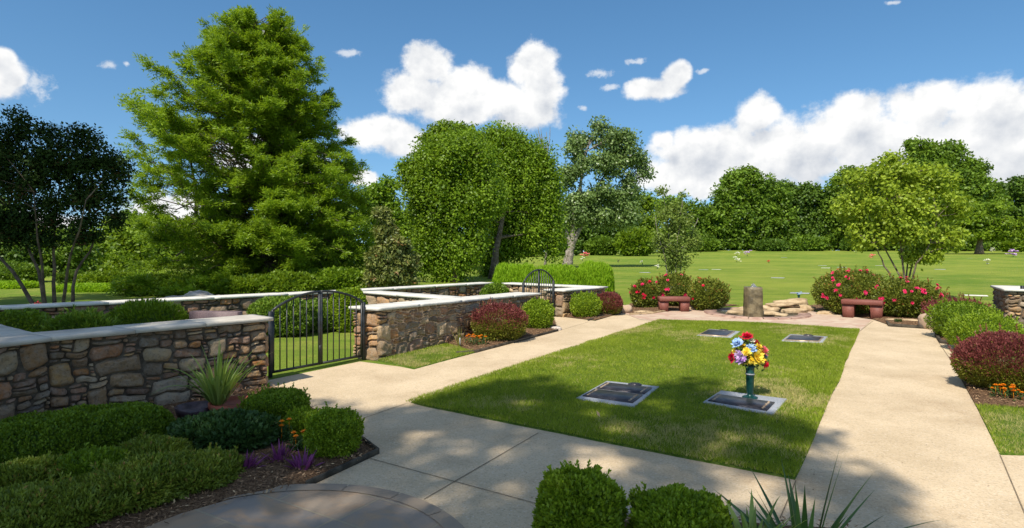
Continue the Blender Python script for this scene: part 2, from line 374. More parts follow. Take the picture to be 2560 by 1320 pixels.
# flagstone
def flag_mat(name, c1, c2, c3, mort, scale, rot):
    m, t, b = base_mat(name, .8, .25); l = t.links.new
    g = t.nodes.new('ShaderNodeNewGeometry'); mp = t.nodes.new('ShaderNodeMapping'); l(g.outputs['Position'], mp.inputs[0]); mp.inputs['Rotation'].default_value = (0, 0, rot)
    br = t.nodes.new('ShaderNodeTexBrick'); l(mp.outputs[0], br.inputs[0]); br.offset = .37; br.squash = 1.5; br.squash_frequency = 3; br.offset_frequency = 2
    br.inputs['Scale'].default_value = scale; br.inputs['Mortar Size'].default_value = .010; br.inputs['Mortar Smooth'].default_value = .1
    br.inputs['Brick Width'].default_value = .62; br.inputs['Row Height'].default_value = .40
    br.inputs['Color1'].default_value = (*c1, 1); br.inputs['Color2'].default_value = (*c2, 1); br.inputs['Mortar'].default_value = (*mort, 1)
    c = mixc(t, math_(t, 'MULTIPLY', maprange(t, tnoise(t, 2.2, 5, .6, None, 1.5), .42, .66), math_(t, 'SUBTRACT', 1, br.outputs['Fac'])), br.outputs['Color'], c3)
    l(c, b.inputs['Base Color']); h = math_(t, 'SUBTRACT', math_(t, 'MULTIPLY', tnoise(t, 9, 6, .6), .8), br.outputs['Fac']); bump(t, b, h, .006); return m
M_FLAG = flag_mat('bluestone_terrace', (.30, .23, .16), (.25, .215, .18), (.35, .24, .15), (.33, .265, .18), 1.05, .55)
M_PLAZA = flag_mat('plaza_flagstone', (.50, .36, .26), (.56, .45, .33), (.46, .30, .22), (.48, .38, .28), 1.2, 1.0)
M_FRING = flat_mat('red_flagstone', (.30, .18, .14), (.42, .29, .22), 5, .8, .2, .004, 20)
# mulch
m, t, b = base_mat('mulch', .95, .1); M_MULCH = m
c = mixc(t, maprange(t, tnoise(t, 45, 6, .7, None, 1.2), .35, .62), (.055, .030, .018), (.26, .155, .085))
t.links.new(c, b.inputs['Base Color']); bump(t, b, tnoise(t, 60, 6, .7), .03)
M_CHIP = leaf_mat('mulch_chips', (.09, .05, .028), (.36, .22, .12), 0., .9, .1, third=(.50, .34, .19))
# turf of the whole memorial park
m, t, b = base_mat('park_turf', .95, .1); M_TURF = m
c = mixc(t, maprange(t, tnoise(t, .12, 5, .6), .35, .65), (.135, .215, .024), (.25, .295, .042))
c = mixc(t, maprange(t, tnoise(t, 1.1, 5, .65), .45, .75), c, (.29, .30, .06))
c = mixc(t, maprange(t, tnoise(t, .5, 6, .7), .60, .78), c, (.36, .32, .10))
c = mixc(t, maprange(t, tnoise(t, 22, 4, .7), .5, .72), c, mixc(t, .5, c, (.06, .11, .01)))
g = t.nodes.new('ShaderNodeNewGeometry'); mp = t.nodes.new('ShaderNodeMapping'); t.links.new(g.outputs['Position'], mp.inputs[0]); mp.inputs['Scale'].default_value = (.35, 1.6, 1); mp.inputs['Rotation'].default_value = (0, 0, .25)
c = mixc(t, maprange(t, tnoise(t, 1.0, 6, .7, mp.outputs[0]), .42, .68), c, mixc(t, .55, c, (.09, .165, .018)))
t.links.new(c, b.inputs['Base Color']); bump(t, b, tnoise(t, 9, 6, .75), .12, .7)
m, t, b = base_mat('lawn_soil', .95, .1); M_LSOIL = m
t.links.new(mixc(t, maprange(t, tnoise(t, 18, 5, .7), .4, .65), (.05, .10, .008), (.12, .15, .03)), b.inputs['Base Color'])

# ---------------------------------------------------------------- ground sheets
def sheet(name, pts, dz, mat, n=1, kind='structure'):
    pts = [np.asarray(p, float) for p in pts]
    V = [(p[0], p[1], float(zg(p[0], p[1])) + dz) for p in pts]
    mb = MB(); mb.add(V, [list(range(len(V)))]); o = mb.build(name, mat); o['kind'] = kind; return o
xs = np.unique(np.r_[np.linspace(-420, -60, 19), np.linspace(-60, 90, 76), np.linspace(90, 420, 19)])
ys = np.unique(np.r_[np.linspace(-40, 0, 5), np.linspace(0, 60, 31), np.linspace(60, 130, 57), np.linspace(130, 700, 30)])
X, Y = np.meshgrid(xs, ys); zz = zg(X, Y)
zz = zz + .25 * (fbm(np.c_[X.ravel() / 22, Y.ravel() / 22], 3).reshape(X.shape) - .5) * sstep(26, 60, Y)
nx, ny = len(xs), len(ys); i = np.arange(ny - 1)[:, None] * nx; j = np.arange(nx - 1)[None, :]
mb = MB(); mb.add(np.c_[X.ravel(), Y.ravel(), zz.ravel()], np.stack([i + j, i + j + 1, i + nx + j + 1, i + nx + j], -1).reshape(-1, 4))
mb.build('ground', M_TURF, smooth=True)['kind'] = 'structure'

g = lambda x, y: G(x, y)[:2]
LA, LB, LC, LD = g(1018, 1010), g(1650, 803), g(2150, 827), g(1990, 1205)
# concrete walkway: one big sheet, everything else lies on it
walk = [g(600, 1010), g(670, 952), g(900, 905), g(1000, 918), g(1035, 925), g(1190, 882), g(1395, 828), g(1384, 793), g(1408, 793), g(1488, 803), g(1562, 781),
        g(1700, 778), g(2090, 790), g(2185, 800), g(2230, 815), g(2330, 822), g(2420, 868), g(2372, 895), g(2440, 1018), g(2500, 1140), g(2700, 1145),
        np.array([7.5, 2.0]), np.array([6, -3]), np.array([-4, -3]), np.array([-4.5, 1.5]), g(450, 1262), g(765, 1220), g(945, 1136), g(880, 1085)]
sheet('concrete_walkway', walk, .008, M_CONC)
# joints
def joint(a, b_, w=.008, name='pavement_joint'):
    a = np.r_[a, 0]; b_ = np.r_[b_, 0]; d = nrm(b_ - a); s_ = np.array([-d[1], d[0], 0]) * w / 2
    q = [a + s_, a - s_, b_ - s_, b_ + s_]; mb = MB(); mb.add([(p[0], p[1], float(zg(p[0], p[1])) + .013) for p in q], [[0, 1, 2, 3]])
    return mb.build(name, M_JOINT)
for a_, b_ in (((880, 1137), (1440, 1290)), ((1018, 1010), (880, 1058)), ((1346, 1085), (1060, 1252)), ((2342, 850), (2372, 895)), ((1990, 1205), (1950, 1300)), ((2500, 1140), (2567, 1300)),
               ((2150, 829), (2183, 803)), ((1185, 882), (1395, 829)), ((1395, 829), (1470, 806))):
    joint(g(*a_), g(*b_))['kind'] = 'structure'
# plaza of flagstone around the fountain
plz = [g(1560, 784), g(1625, 779), g(1700, 775), g(1760, 771), g(1990, 774), g(2095, 788), g(2180, 800), g(2150, 829), g(2000, 817), g(1850, 807), g(1650, 803), g(1600, 800)]
sheet('flagstone_plaza', plz, .014, M_PLAZA)
# bluestone terrace (round) in the near left corner
tc = np.array([-1.9, 2.05]); tr = 1.95
pts_t = [g(1150, 1325), g(1090, 1277), g(1010, 1245), g(900, 1228), g(800, 1224), g(640, 1232), g(480, 1262), g(330, 1310)]
def fitc(P):
    P = np.array(P); A = np.c_[2 * P, np.ones(len(P))]; s_ = np.linalg.lstsq(A, (P ** 2).sum(1), rcond=None)[0]; return s_[:2], sqrt(s_[2] + s_[0] ** 2 + s_[1] ** 2)
tc, tr = fitc(pts_t[:6])
th = np.linspace(0, 2 * pi, 72, endpoint=False)
sheet('bluestone_terrace', [tc + (tr - .02) * np.array([cos(a_), sin(a_)]) for a_ in th], .036, M_FLAG)
mb = MB(); rr = np.array([tr - .12, tr - .005])
k = 0
while k < 18:
    a0 = k / 18 * 2 * pi; a1 = (k + 1) / 18 * 2 * pi - .006; aa = np.linspace(a0, a1, 8)
    V = [(tc[0] + r_ * cos(q), tc[1] + r_ * sin(q)) for q in aa for r_ in rr]
    mb.add([(x, y, float(zg(x, y)) + .041) for x, y in V], [[2 * q, 2 * q + 1, 2 * q + 3, 2 * q + 2] for q in range(7)], R.random()); k += 1
m, t, b = base_mat('terrace_border_stone', .8, .25)
a = t.nodes.new('ShaderNodeAttribute'); a.attribute_name = 'tint'
t.links.new(mixc(t, maprange(t, tnoise(t, 6, 5), .35, .65), mixc(t, a.outputs['Fac'], (.26, .205, .15), (.32, .245, .17)), (.29, .23, .17)), b.inputs['Base Color']); bump(t, b, tnoise(t, 12, 6), .005)
mb.build('terrace_border', m)['kind'] = 'structure'
# mulch beds
beds = {
 'left': [g(-700, 1300), g(-300, 1150), g(0, 1085), g(670, 966), g(720, 985), g(800, 1035), g(900, 1100), g(945, 1135), g(765, 1220), g(700, 1245), g(600, 1265), g(450, 1310), g(180, 1420), g(-300, 1750)],
 'mid': [g(1105, 858), g(1190, 882), g(1395, 829), g(1386, 800), g(1250, 826)],
 'far': [g(1408, 793), g(1488, 802), g(1562, 782), g(1580, 768), g(1500, 764), g(1410, 786)],
 'roseL': [g(1562, 783), g(1600, 788), g(1640, 783), g(1700, 775), g(1765, 771), g(1850, 764), g(1700, 757), g(1575, 760)],
 'roseR': [g(2000, 768), g(2095, 787), g(2180, 799), g(2228, 816), g(2325, 822), g(2420, 790), g(2300, 764), g(2080, 758)],
 'right': [g(2330, 822), g(2350, 858), g(2425, 868), g(2560, 860), g(2700, 840), g(2560, 800), g(2400, 790)],
 'right_near': [g(2372, 895), g(2440, 1018), g(2600, 1030), g(2800, 1020), g(2700, 905), g(2560, 880)],
 'front': [g(1350, 1330), g(1560, 1308), g(1800, 1310), g(2120, 1330), np.array([2.6, 2.2]), np.array([.1, 2.2])],
}
def poly_in(P, poly):
    poly = np.array(poly); x, y = P[:, 0], P[:, 1]; c = np.zeros(len(P), bool); j = len(poly) - 1
    for i_ in range(len(poly)):
        xi, yi = poly[i_]; xj, yj = poly[j]
        c ^= ((yi > y) != (yj > y)) & (x < (xj - xi) * (y - yi) / (yj - yi + 1e-12) + xi); j = i_
    return c
def scatter(poly, n):
    poly = np.array(poly); lo, hi = poly.min(0), poly.max(0); P = lo + R.random((n * 4, 2)) * (hi - lo); P = P[poly_in(P, poly)]; return P[:n]
def area(poly):
    p = np.array(poly); return .5 * abs(np.dot(p[:, 0], np.roll(p[:, 1], -1)) - np.dot(p[:, 1], np.roll(p[:, 0], -1)))
mbc = MB()
for k, pl in beds.items():
    # mounded mulch surface
    c0 = np.mean(pl, 0); V = [(p[0], p[1], float(zg(*p)) + .020) for p in pl]; n0 = len(V)
    for s_, hz_ in ((.9, .045), (.6, .06)): V += [((p[0] - c0[0]) * s_ + c0[0], (p[1] - c0[1]) * s_ + c0[1], float(zg(*((p - c0) * s_ + c0))) + hz_) for p in map(np.array, pl)]
    F = [[r_ * n0 + q, r_ * n0 + (q + 1) % n0, (r_ + 1) * n0 + (q + 1) % n0, (r_ + 1) * n0 + q] for r_ in (0, 1) for q in range(n0)]
    mb = MB(); mb.add(V, F); mb.F.setdefault(n0, []).append(np.array([[2 * n0 + q for q in range(n0)]]))
    o = mb.build('mulch_bed', M_MULCH); o['kind'] = 'structure'
    near = k in ('left', 'front', 'right_near', 'mid')
    Pn = scatter(pl, int(min(area(pl), 14) * (1100 if near else 350)))
    if len(Pn):
        Z = zg(Pn[:, 0], Pn[:, 1]) + .05 + R.random(len(Pn)) * .02; D = rdir(len(Pn)); D[:, 2] *= .3; N = rdir(len(Pn)) * .5 + [0, 0, 1]
        leaves(mbc, np.c_[Pn, Z], D, N, R.uniform(.015, .05, len(Pn)), R.uniform(.006, .016, len(Pn)), R.random(len(Pn)), .05)
o = mbc.build('bark_chips', M_CHIP); tag(o, 'shredded brown bark chips covering the planting beds', 'mulch', kind='stuff')

# ---------------------------------------------------------------- turf: lawn panel and small grass patches with real blades
lawnpoly = []
for a_, b_, n in ((LA, LB, 30), (LB, g(1900, 811), 10), (g(1900, 811), LC, 10), (LC, LD, 24), (LD, LA, 22)):
    for q in range(n): lawnpoly.append(a_ + (b_ - a_) * q / n)
lawnpoly = np.array(lawnpoly); cen = lawnpoly.mean(0)
wob = (fbm(lawnpoly * 1.6, 5, 2) - .5) * .16; side = np.zeros(len(lawnpoly)); side[:50] = 1; side[50:] = .3
lawnpoly = lawnpoly + nrm(lawnpoly - cen) * (wob * side)[:, None]
def turf_base(name, poly, h):
    poly = np.array(poly); c0 = poly.mean(0); n0 = len(poly)
    V = []
    for s_, q in ((1., -.01), (.996, h * .6), (.97, h), (.5, h + .01)):
        for p in poly: w = (p - c0) * s_ + c0; V.append((w[0], w[1], float(zg(*w)) + q))
    F = [[r_ * n0 + q, r_ * n0 + (q + 1) % n0, (r_ + 1) * n0 + (q + 1) % n0, (r_ + 1) * n0 + q] for r_ in (0, 1, 2) for q in range(n0)]
    mb = MB(); mb.add(V, F); mb.F.setdefault(n0, []).append(np.array([[3 * n0 + q for q in range(n0)]])); o = mb.build(name, M_LSOIL); o['kind'] = 'structure'; return o
turf_base('lawn', lawnpoly, .03)
wedge = [g(944, 903), g(1037, 924), g(1190, 883), g(1108, 860)]
turf_base('lawn_strip', wedge, .025)
rgrass = [g(2440, 1016), g(2500, 1139), g(2700, 1143), g(2780, 1040)]
turf_base('lawn_strip', rgrass, .025)
def blades(mb, poly, dens, h, w, h0=.03, dry=None, keep=None):
    n = int(area(poly) * dens); P = scatter(poly, n)
    if keep is not None: P = P[keep(P)]
    n = len(P); f = fbm(P * 1.1, 11, 4); f2 = fbm(P * 6, 21, 2)
    t_ = .12 + f * .55 + (f2 - .5) * .35 + R.normal(0, .13, n)
    dr = (fbm(P * .9 + 40, 31, 3) - .53) * 2.6 + (f2 - .5) * 1.2
    if dry is not None: dr = dr + dry(P)
    t_ = np.where(R.random(n) < np.clip(dr, .03, .8), .95, np.clip(t_, 0, .84))
    hh_ = h * (.6 + .6 * R.random(n)) * (.75 + .5 * f2); a_ = R.random(n) * 2 * pi; lean = R.normal(0, .5, (n, 2)) * hh_[:, None]
    b0 = np.c_[P, zg(P[:, 0], P[:, 1]) + h0]; s_ = np.c_[np.cos(a_), np.sin(a_), np.zeros(n)] * (w * (.7 + .6 * R.random(n)))[:, None] / 2
    tip = b0 + np.c_[lean, hh_]; V = np.stack([b0 - s_, b0 + s_, tip], 1).reshape(-1, 3)
    mb.add(V, np.arange(3 * n).reshape(n, 3), np.repeat(t_, 3))
markers = {
 'm1': [(1440, 996), (1517, 953), (1648, 967), (1585, 1017)], 'm2': [(1757, 1006), (1802, 977), (1968, 998), (1932, 1037)],
 'm3': [(1741, 839), (1772, 823), (1851, 829), (1826, 845)], 'm4': [(1952, 853), (1975, 836), (2070, 842), (2056, 857)]}
mk = {k: np.array([G(x, y, .045)[:2] for x, y in v]) for k, v in markers.items()}
def keep(P):
    k_ = np.ones(len(P), bool)
    for v in mk.values(): c0 = v.mean(0); k_ &= ~poly_in(P, (v - c0) * .97 + c0)
    return k_
def dryp(P):
    r = 0
    for (x, y, rr_) in ((1850, 1105, .45), (1760, 1000, .35), (2040, 1020, .5), (1700, 920, .5), (1880, 965, .4), (1500, 890, .7), (1960, 1000, .3)):
        c0 = g(x, y); r = r + .55 * np.exp(-((P - c0) ** 2).sum(1) / (2 * (rr_ * .6) ** 2))
    return r - .12
lp2 = lawnpoly + nrm(lawnpoly - cen) * (.02 + .05 * fbm(lawnpoly * 5, 8, 2))[:, None] * (side > .5)[:, None]
mb = MB(); blades(mb, lp2, 9800, .034, .0065, dry=dryp, keep=keep)
tag(mb.build('lawn_grass', M_GRASS), 'short mown grass of the central lawn, green with straw patches', 'grass', kind='stuff')
mb = MB(); blades(mb, wedge, 8000, .035, .007, .02); blades(mb, rgrass, 9000, .035, .005, .02)
tag(mb.build('edge_grass', M_GRASS), 'short grass in the strips beside the paths', 'grass', kind='stuff')

# ---------------------------------------------------------------- stone walls
PAL = np.array([1.18, .98, .80]) * np.array([(.22, .145, .08), (.27, .19, .105), (.17, .13, .085), (.31, .24, .15), (.25, .125, .06), (.32, .16, .055), (.15, .12, .09), (.38, .32, .22),
                (.26, .21, .15), (.19, .12, .085), (.33, .23, .11), (.09, .07, .055), (.27, .16, .11), (.32, .29, .24)])
def stone_face(mb, A, B_, zb, zt, nrm2, rr, warm=0., light=1., cell=(.052, .038)):
    """stones of one wall face from A to B_ (xy), bottoms zb and tops zt at the two ends"""
    A, B_ = np.asarray(A, float), np.asarray(B_, float); Lw = np.linalg.norm(B_ - A); d = (B_ - A) / Lw; nn_ = np.array([nrm2[0], nrm2[1]])
    H_ = max(zt[0] - zb[0], zt[1] - zb[1]); nu = max(2, int(round(Lw / cell[0]))); nv = max(2, int(round(H_ / cell[1]))); du, dv = Lw / nu, H_ / nv
    occ = np.zeros((nu, nv), bool); st = []
    sizes = [(8, 5, .10), (6, 5, .12), (5, 6, .08), (4, 7, .05), (6, 3, .16), (4, 4, .12), (4, 2, .2), (7, 2, .14), (3, 3, .2), (5, 1, .2), (3, 2, .3), (4, 1, .3), (2, 2, .3), (3, 1, .5), (2, 1, 1), (1, 1, 1)]
    for v in range(nv):
        for u in range(nu):
            if occ[u, v]: continue
            for (w, h, p) in sizes:
                if rr.random() < p and u + w <= nu and v + h <= nv and not occ[u:u + w, v:v + h].any(): break
            else: w, h = 1, 1
            occ[u:u + w, v:v + h] = True; st.append((u, v, w, h))
    for (u, v, w, h) in st:
        n = 6 + 3 * (w * h > 4) + 4 * (w * h > 14); s = np.linspace(-1, 1, n); a_, b_ = np.meshgrid(s, s)
        r_ = np.maximum(np.abs(a_), np.abs(b_)); q = np.sqrt(a_ ** 2 + b_ ** 2) + 1e-9; k = (r_ / q)
        k = 1 - (1 - k) * rr.uniform(.05, .45)
        aa, bb = a_ * k, b_ * k
        gap = .0045; uu = (u + w / 2) * du + aa * (w * du / 2 - gap); vv = (v + h / 2) * dv + bb * (h * dv / 2 - gap)
        ti = rr.normal(0, .10); cu, cv = (u + w / 2) * du, (v + h / 2) * dv; uu, vv = uu + (vv - cv) * ti, vv - (uu - cu) * ti * .3
        Q = np.c_[uu.ravel() + A[0] * 3, vv.ravel()]
        wu = (fbm(Q * 3.2, 51, 2) - .5) * .13; wvv = (fbm(Q * 3.2 + 9, 61, 2) - .5) * .11
        wu += (fbm(Q * 12, 52, 3) - .5) * .040; wvv += (fbm(Q * 12 + 9, 62, 3) - .5) * .036
        edge = np.clip(np.minimum(uu.ravel(), Lw - uu.ravel()) / .06, 0, 1); edv = np.clip(np.minimum(vv.ravel(), H_ - vv.ravel()) / .06, 0, 1)
        uu = uu.ravel() + wu * edge; vv = vv.ravel() + wvv * edv
        big = min(w, h)
        prof = (1 - np.abs(a_) ** 9) * (1 - np.abs(b_) ** 9); pr = rr.uniform(.010, .030) + .003 * big
        prot = (prof.ravel() * pr + prof.ravel() * (rr.normal(0, .008) * a_.ravel() + rr.normal(0, .009) * b_.ravel())
                + prof.ravel() * (fbm(np.c_[uu, vv] * 16 + u, 71, 3) - .5) * .045 - (1 - prof.ravel()) * .022)
        f = np.clip(uu / Lw, 0, 1); z0 = zb[0] + (zb[1] - zb[0]) * f; z1 = zt[0] + (zt[1] - zt[0]) * f
        zz_ = z0 + vv / H_ * (z1 - z0)
        P = np.c_[A[0] + d[0] * uu + nn_[0] * prot, A[1] + d[1] * uu + nn_[1] * prot, zz_]
        col = PAL[rr.integers(len(PAL))] * rr.uniform(.75, 1.3) * light; col = col * (1 - warm) + np.array([.42, .33, .20]) * warm * rr.uniform(.7, 1.2)
        i_ = np.arange(n - 1)[:, None] * n; j_ = np.arange(n - 1)[None, :]
        F = np.stack([i_ + j_, i_ + j_ + 1, i_ + n + j_ + 1, i_ + n + j_], -1).reshape(-1, 4)
        cr = d[0] * nn_[1] - d[1] * nn_[0]
        if cr > 0: F = F[:, ::-1]
        mb.add(P, F, .5, np.clip(col, .02, .7))
def wall(name_label, pts, th, tops, faces, seed, cope=M_COPE, cw=None, joints=4, warm=0., over=.055, ends=(True, True), light=1., cell=(.052, .038)):
    """pts: polyline of the front face (xy); the wall is th thick to its left side. faces: 'F', 'B' which long faces get stones"""
    rr = np.random.default_rng(seed); pts = [np.asarray(p, float) for p in pts]
    root = thing('stone_wall', (*pts[0], float(zg(*pts[0]))), name_label, 'stone wall', None)
    core, ston, cop = MB(), MB(), MB(); n = len(pts)
    dirs = [nrm(pts[q + 1] - pts[q]) for q in range(n - 1)]; lefts = [np.array([-d_[1], d_[0]]) for d_ in dirs]
    def off(q, dd):
        if q == 0: return pts[0] + lefts[0] * dd
        if q == n - 1: return pts[-1] + lefts[-1] * dd
        m_ = nrm(lefts[q - 1] + lefts[q]); return pts[q] + m_ * dd / np.dot(m_, lefts[q])
    ct = .045
    for q in range(n - 1):
        a, b_ = pts[q], pts[q + 1]; c_, d_ = off(q, th), off(q + 1, th); ins = .012
        a2, b2, c2, d2 = off(q, ins), off(q + 1, ins), off(q, th - ins), off(q + 1, th - ins)
        if q == 0: a2 = a2 + dirs[0] * ins; c2 = c2 + dirs[0] * ins
        if q == n - 2: b2 = b2 - dirs[-1] * ins; d2 = d2 - dirs[-1] * ins
        za, zb_ = float(zg(*a)) - .03, float(zg(*b_)) - .03; ta, tb = tops[q] - ct, tops[q + 1] - ct
        V = [(*a2, za), (*b2, zb_), (*d2, zb_), (*c2, za), (*a2, ta), (*b2, tb), (*d2, tb), (*c2, ta)]
        core.add(V, [[0, 1, 5, 4], [1, 2, 6, 5], [2, 3, 7, 6], [3, 0, 4, 7], [4, 5, 6, 7]])
        if 'F' in faces: stone_face(ston, a, b_, (za, zb_), (ta, tb), -lefts[q], rr, warm, light, cell)
        if 'B' in faces: stone_face(ston, c_, d_, (za, zb_), (ta, tb), lefts[q], rr, warm, light, cell)
        if q == 0 and ends[0]: stone_face(ston, a, c_, (za, za), (ta, ta), -dirs[0], rr, warm, light * 1.15, cell)
        if q == n - 2 and ends[1]: stone_face(ston, b_, d_, (zb_, zb_), (tb, tb), dirs[-1], rr, warm, light * 1.15, cell)
        # coping slabs
        Ls = np.linalg.norm(b_ - a); ns = max(1, int(round(Ls / (Ls / joints if joints else 1.1)))) if joints else 1
        e0 = over if q == 0 and ends[0] else 0; e1 = over if q == n - 2 and ends[1] else 0
        fr = np.linspace(0, 1, ns + 1); fr[1:-1] += rr.uniform(-.03, .03, ns - 1)
        for s_ in range(ns):
            f0, f1 = fr[s_], fr[s_ + 1]; gp = .0025
            def edge_pts(f, e):
                P1 = off(q, -over) + (off(q + 1, -over) - off(q, -over)) * f; P2 = off(q, th + over) + (off(q + 1, th + over) - off(q, th + over)) * f
                return P1 + dirs[q] * e, P2 + dirs[q] * e
            A1, A2 = edge_pts(f0, (-e0 if s_ == 0 else gp)); B1, B2 = edge_pts(f1, (e1 if s_ == ns - 1 else -gp))
            t0 = tops[q] + (tops[q + 1] - tops[q]) * f0; t1 = tops[q] + (tops[q + 1] - tops[q]) * f1; dz_ = rr.normal(0, .0015)
            m_ = 12; row = []
            jit = [rr.normal(0, .003, m_ + 1) for _ in range(2)]
            V = []
            for u_ in range(m_ + 1):
                w_ = u_ / m_; F1 = A1 + (B1 - A1) * w_ - lefts[q] * jit[0][u_]; F2 = A2 + (B2 - A2) * w_ + lefts[q] * jit[1][u_]; z_ = t0 + (t1 - t0) * w_ + dz_
                b1_ = lefts[q] * .008
                V += [(*(F1), z_ - ct), (*(F1), z_ - .008), (*(F1 + b1_), z_), (*(F2 - b1_), z_), (*(F2), z_ - .008), (*(F2), z_ - ct)]
            F = [[u_ * 6 + k_, (u_ + 1) * 6 + k_, (u_ + 1) * 6 + (k_ + 1) % 6, u_ * 6 + (k_ + 1) % 6] for u_ in range(m_) for k_ in range(6)]
            cop.add(V, F); nb = cop.n - len(V)
            cop.F.setdefault(6, []).append(np.array([[nb + k_ for k_ in range(6)], [nb + m_ * 6 + k_ for k_ in range(5, -1, -1)]]))
    core.build('mortar_core', M_MORTAR, root); ston.build('stonework', M_STONE, root, smooth=True, cols=True); cop.build('coping', cope, root)
    return root
W1a, W1b, W1c = g(-900, 1340), g(122, 1074), g(668, 971)
wall('long dark fieldstone wall with pale coping at the left front, ending at the wide arched gate', [W1a, W1b, W1c], .46, [.99, .99, 1.0], 'FB', 11, M_COPEB, joints=3, cell=(.05, .036), warm=.08)
W2a, W2b = g(944, 902), G(1345, 806)[:2]
wall('fieldstone wall with white coping between the wide gate and the small gate', [W2a, W2b], .52, [.965, .90], 'FB', 12, joints=5, warm=.12, cell=(.06, .045), light=1.1)
W3a = g(1407, 794); W3c = np.array(Wp(1497, 717, 16.0)[:2])
wall('short stub of stone wall with white coping right of the small gate', [W3a, W3c], .5, [.915, .90], 'F', 13, joints=1, warm=.35, cell=(.06, .045), light=1.25)
# back wall and far return wall
K0, K1, K2, K3 = Wp(-500, 800, 7.9)[:2], Wp(0, 769, 9.7)[:2], Wp(892, 724, 14.3)[:2], Wp(1228, 707, 18.2)[:2]
wall('long rear stone wall of the walled plots, running in front of the big feathery tree', [K0, K1, K2, K3], .42, [.93, .93, .93, .93], 'F', 14, joints=4, cell=(.08, .06), light=.9)
d3 = nrm(W3c - K3)
wall('far cross wall with white coping, in front of the bright green hedge', [K3 + d3 * .5, W3c - d3 * .02], .42, [.93, .905], 'F', 15, joints=3, warm=.45, cell=(.08, .06), light=1.5)
dv0 = W2a + (W2b - W2a) * .46; dv0 = dv0 + np.array([-(W2b - W2a)[1], (W2b - W2a)[0]]) / np.linalg.norm(W2b - W2a) * .58
dv1 = Wp(905, 729, 13.95)[:2]
wall('divider wall with white coping joining the middle wall to the rear wall', [dv1, dv0], .42, [.925, .945], 'FB', 16, joints=2, warm=.45, ends=(False, False), cell=(.075, .055), light=1.5)
wd = nrm(W1b - W1a); wl = np.array([-wd[1], wd[0]])
dl0 = np.array([-5.25, 5.735]); dl1 = dl0 + nrm(np.array([-.786, .62])) * 3.4
wall('left divider wall with grey coping joining the near wall at the left edge', [dl1, dl0], .46, [.955, .985], 'B', 17, M_COPEB, joints=2, ends=(False, False))
# pillar wall on the right
RW = np.array([9.42, 11.3]); rb = RW + BD[:2] * 1.75
wall('short stone wall with white coping at the right edge of the garden', [RW + np.array([.841, -.54]) * .46, rb + np.array([.841, -.54]) * .46], .46, [1.14, 1.13], 'FB', 18, joints=1, warm=.1, cell=(.06, .05))

# ---------------------------------------------------------------- gates
def gate(p0, p1, hp, hc, nb, label, zoff=.03):
    p0, p1 = np.r_[p0, 0], np.r_[p1, 0]; p0[2], p1[2] = zg(*p0[:2]) + zoff, zg(*p1[:2]) + zoff
    root = thing('iron_gate', p0, label, 'gate'); D = p1 - p0; Lg = np.linalg.norm(D); d = D / Lg; s_ = nrm(np.array([d[1], -d[0], 0])); Z = np.array([0, 0, 1.])
    def arch(f): return hp + (hc - hp) * (1 - (2 * f - 1) ** 2) ** .85 if hc > hp else hp
    for f in (0, 1):
        mb = MB(); c0 = p0 + D * f; box(mb, c0 + Z * (hp / 2 - .0), d * .022, s_ * .022, Z * (hp / 2 + .02), bev=.004); mb.build('gate_post', M_IRON, root)
    for k in (0, 1):
        fr = (.012 + .5 * k * .976, .012 + .5 * (k + 1) * .976); mb = MB(); rt = None
        fs = np.linspace(fr[0] + .006, fr[1] - .006, 12); top = np.array([p0 + D * f + Z * arch(f) for f in fs])
        tube(mb, top, .019, 6)
        box(mb, p0 + D * (fr[0] + fr[1]) / 2 + Z * .05, D * (fr[1] - fr[0]) / 2 * .99, s_ * .013, Z * .016)
        for f in (fr[0] + .010, fr[1] - .010):
            box(mb, p0 + D * f + Z * (arch(f) / 2 + .02), d * .016, s_ * .014, Z * (arch(f) / 2 - .015))
        leaf = mb.build('gate_leaf', M_IRON, root)
        for q in range(nb):
            f = fr[0] + .012 + (fr[1] - fr[0] - .024) * (q + 1) / (nb + 1); mb = MB(); h_ = arch(f) - .01
            tube(mb, [p0 + D * f + Z * .055, p0 + D * f + Z * h_], .0085, 6)
            mb.build('picket', M_IRON, leaf)
    mb = MB(); c0 = p0 + D * .488 + Z * .18 + s_ * .02; tube(mb, [c0, c0 + Z * .14], .008, 6); tube(mb, [c0 + Z * .14, c0 + Z * .14 + s_ * .03], .006, 6)
    mb.build('drop_bolt', M_IRON, root)
    return root
gate(g(676, 946), g(909, 901), .86, 1.10, 6, 'wide black iron gate with an arched top between the two stone walls')
gate(G(1319, 806)[:2] + np.array([-.1, .12]), g(1384, 793), .86, 1.17, 5, 'small round-topped black iron gate behind the clipped ball shrub')
p = G(2557, 843); mb = MB(); box(mb, up(p, .48), np.array([.03, 0, 0]), np.array([0, .03, 0]), np.array([0, 0, .5]), bev=.005)
tag(mb.build('gate_post', M_IRON, origin=p), 'square black iron post against the short stone wall at the right edge', 'post')

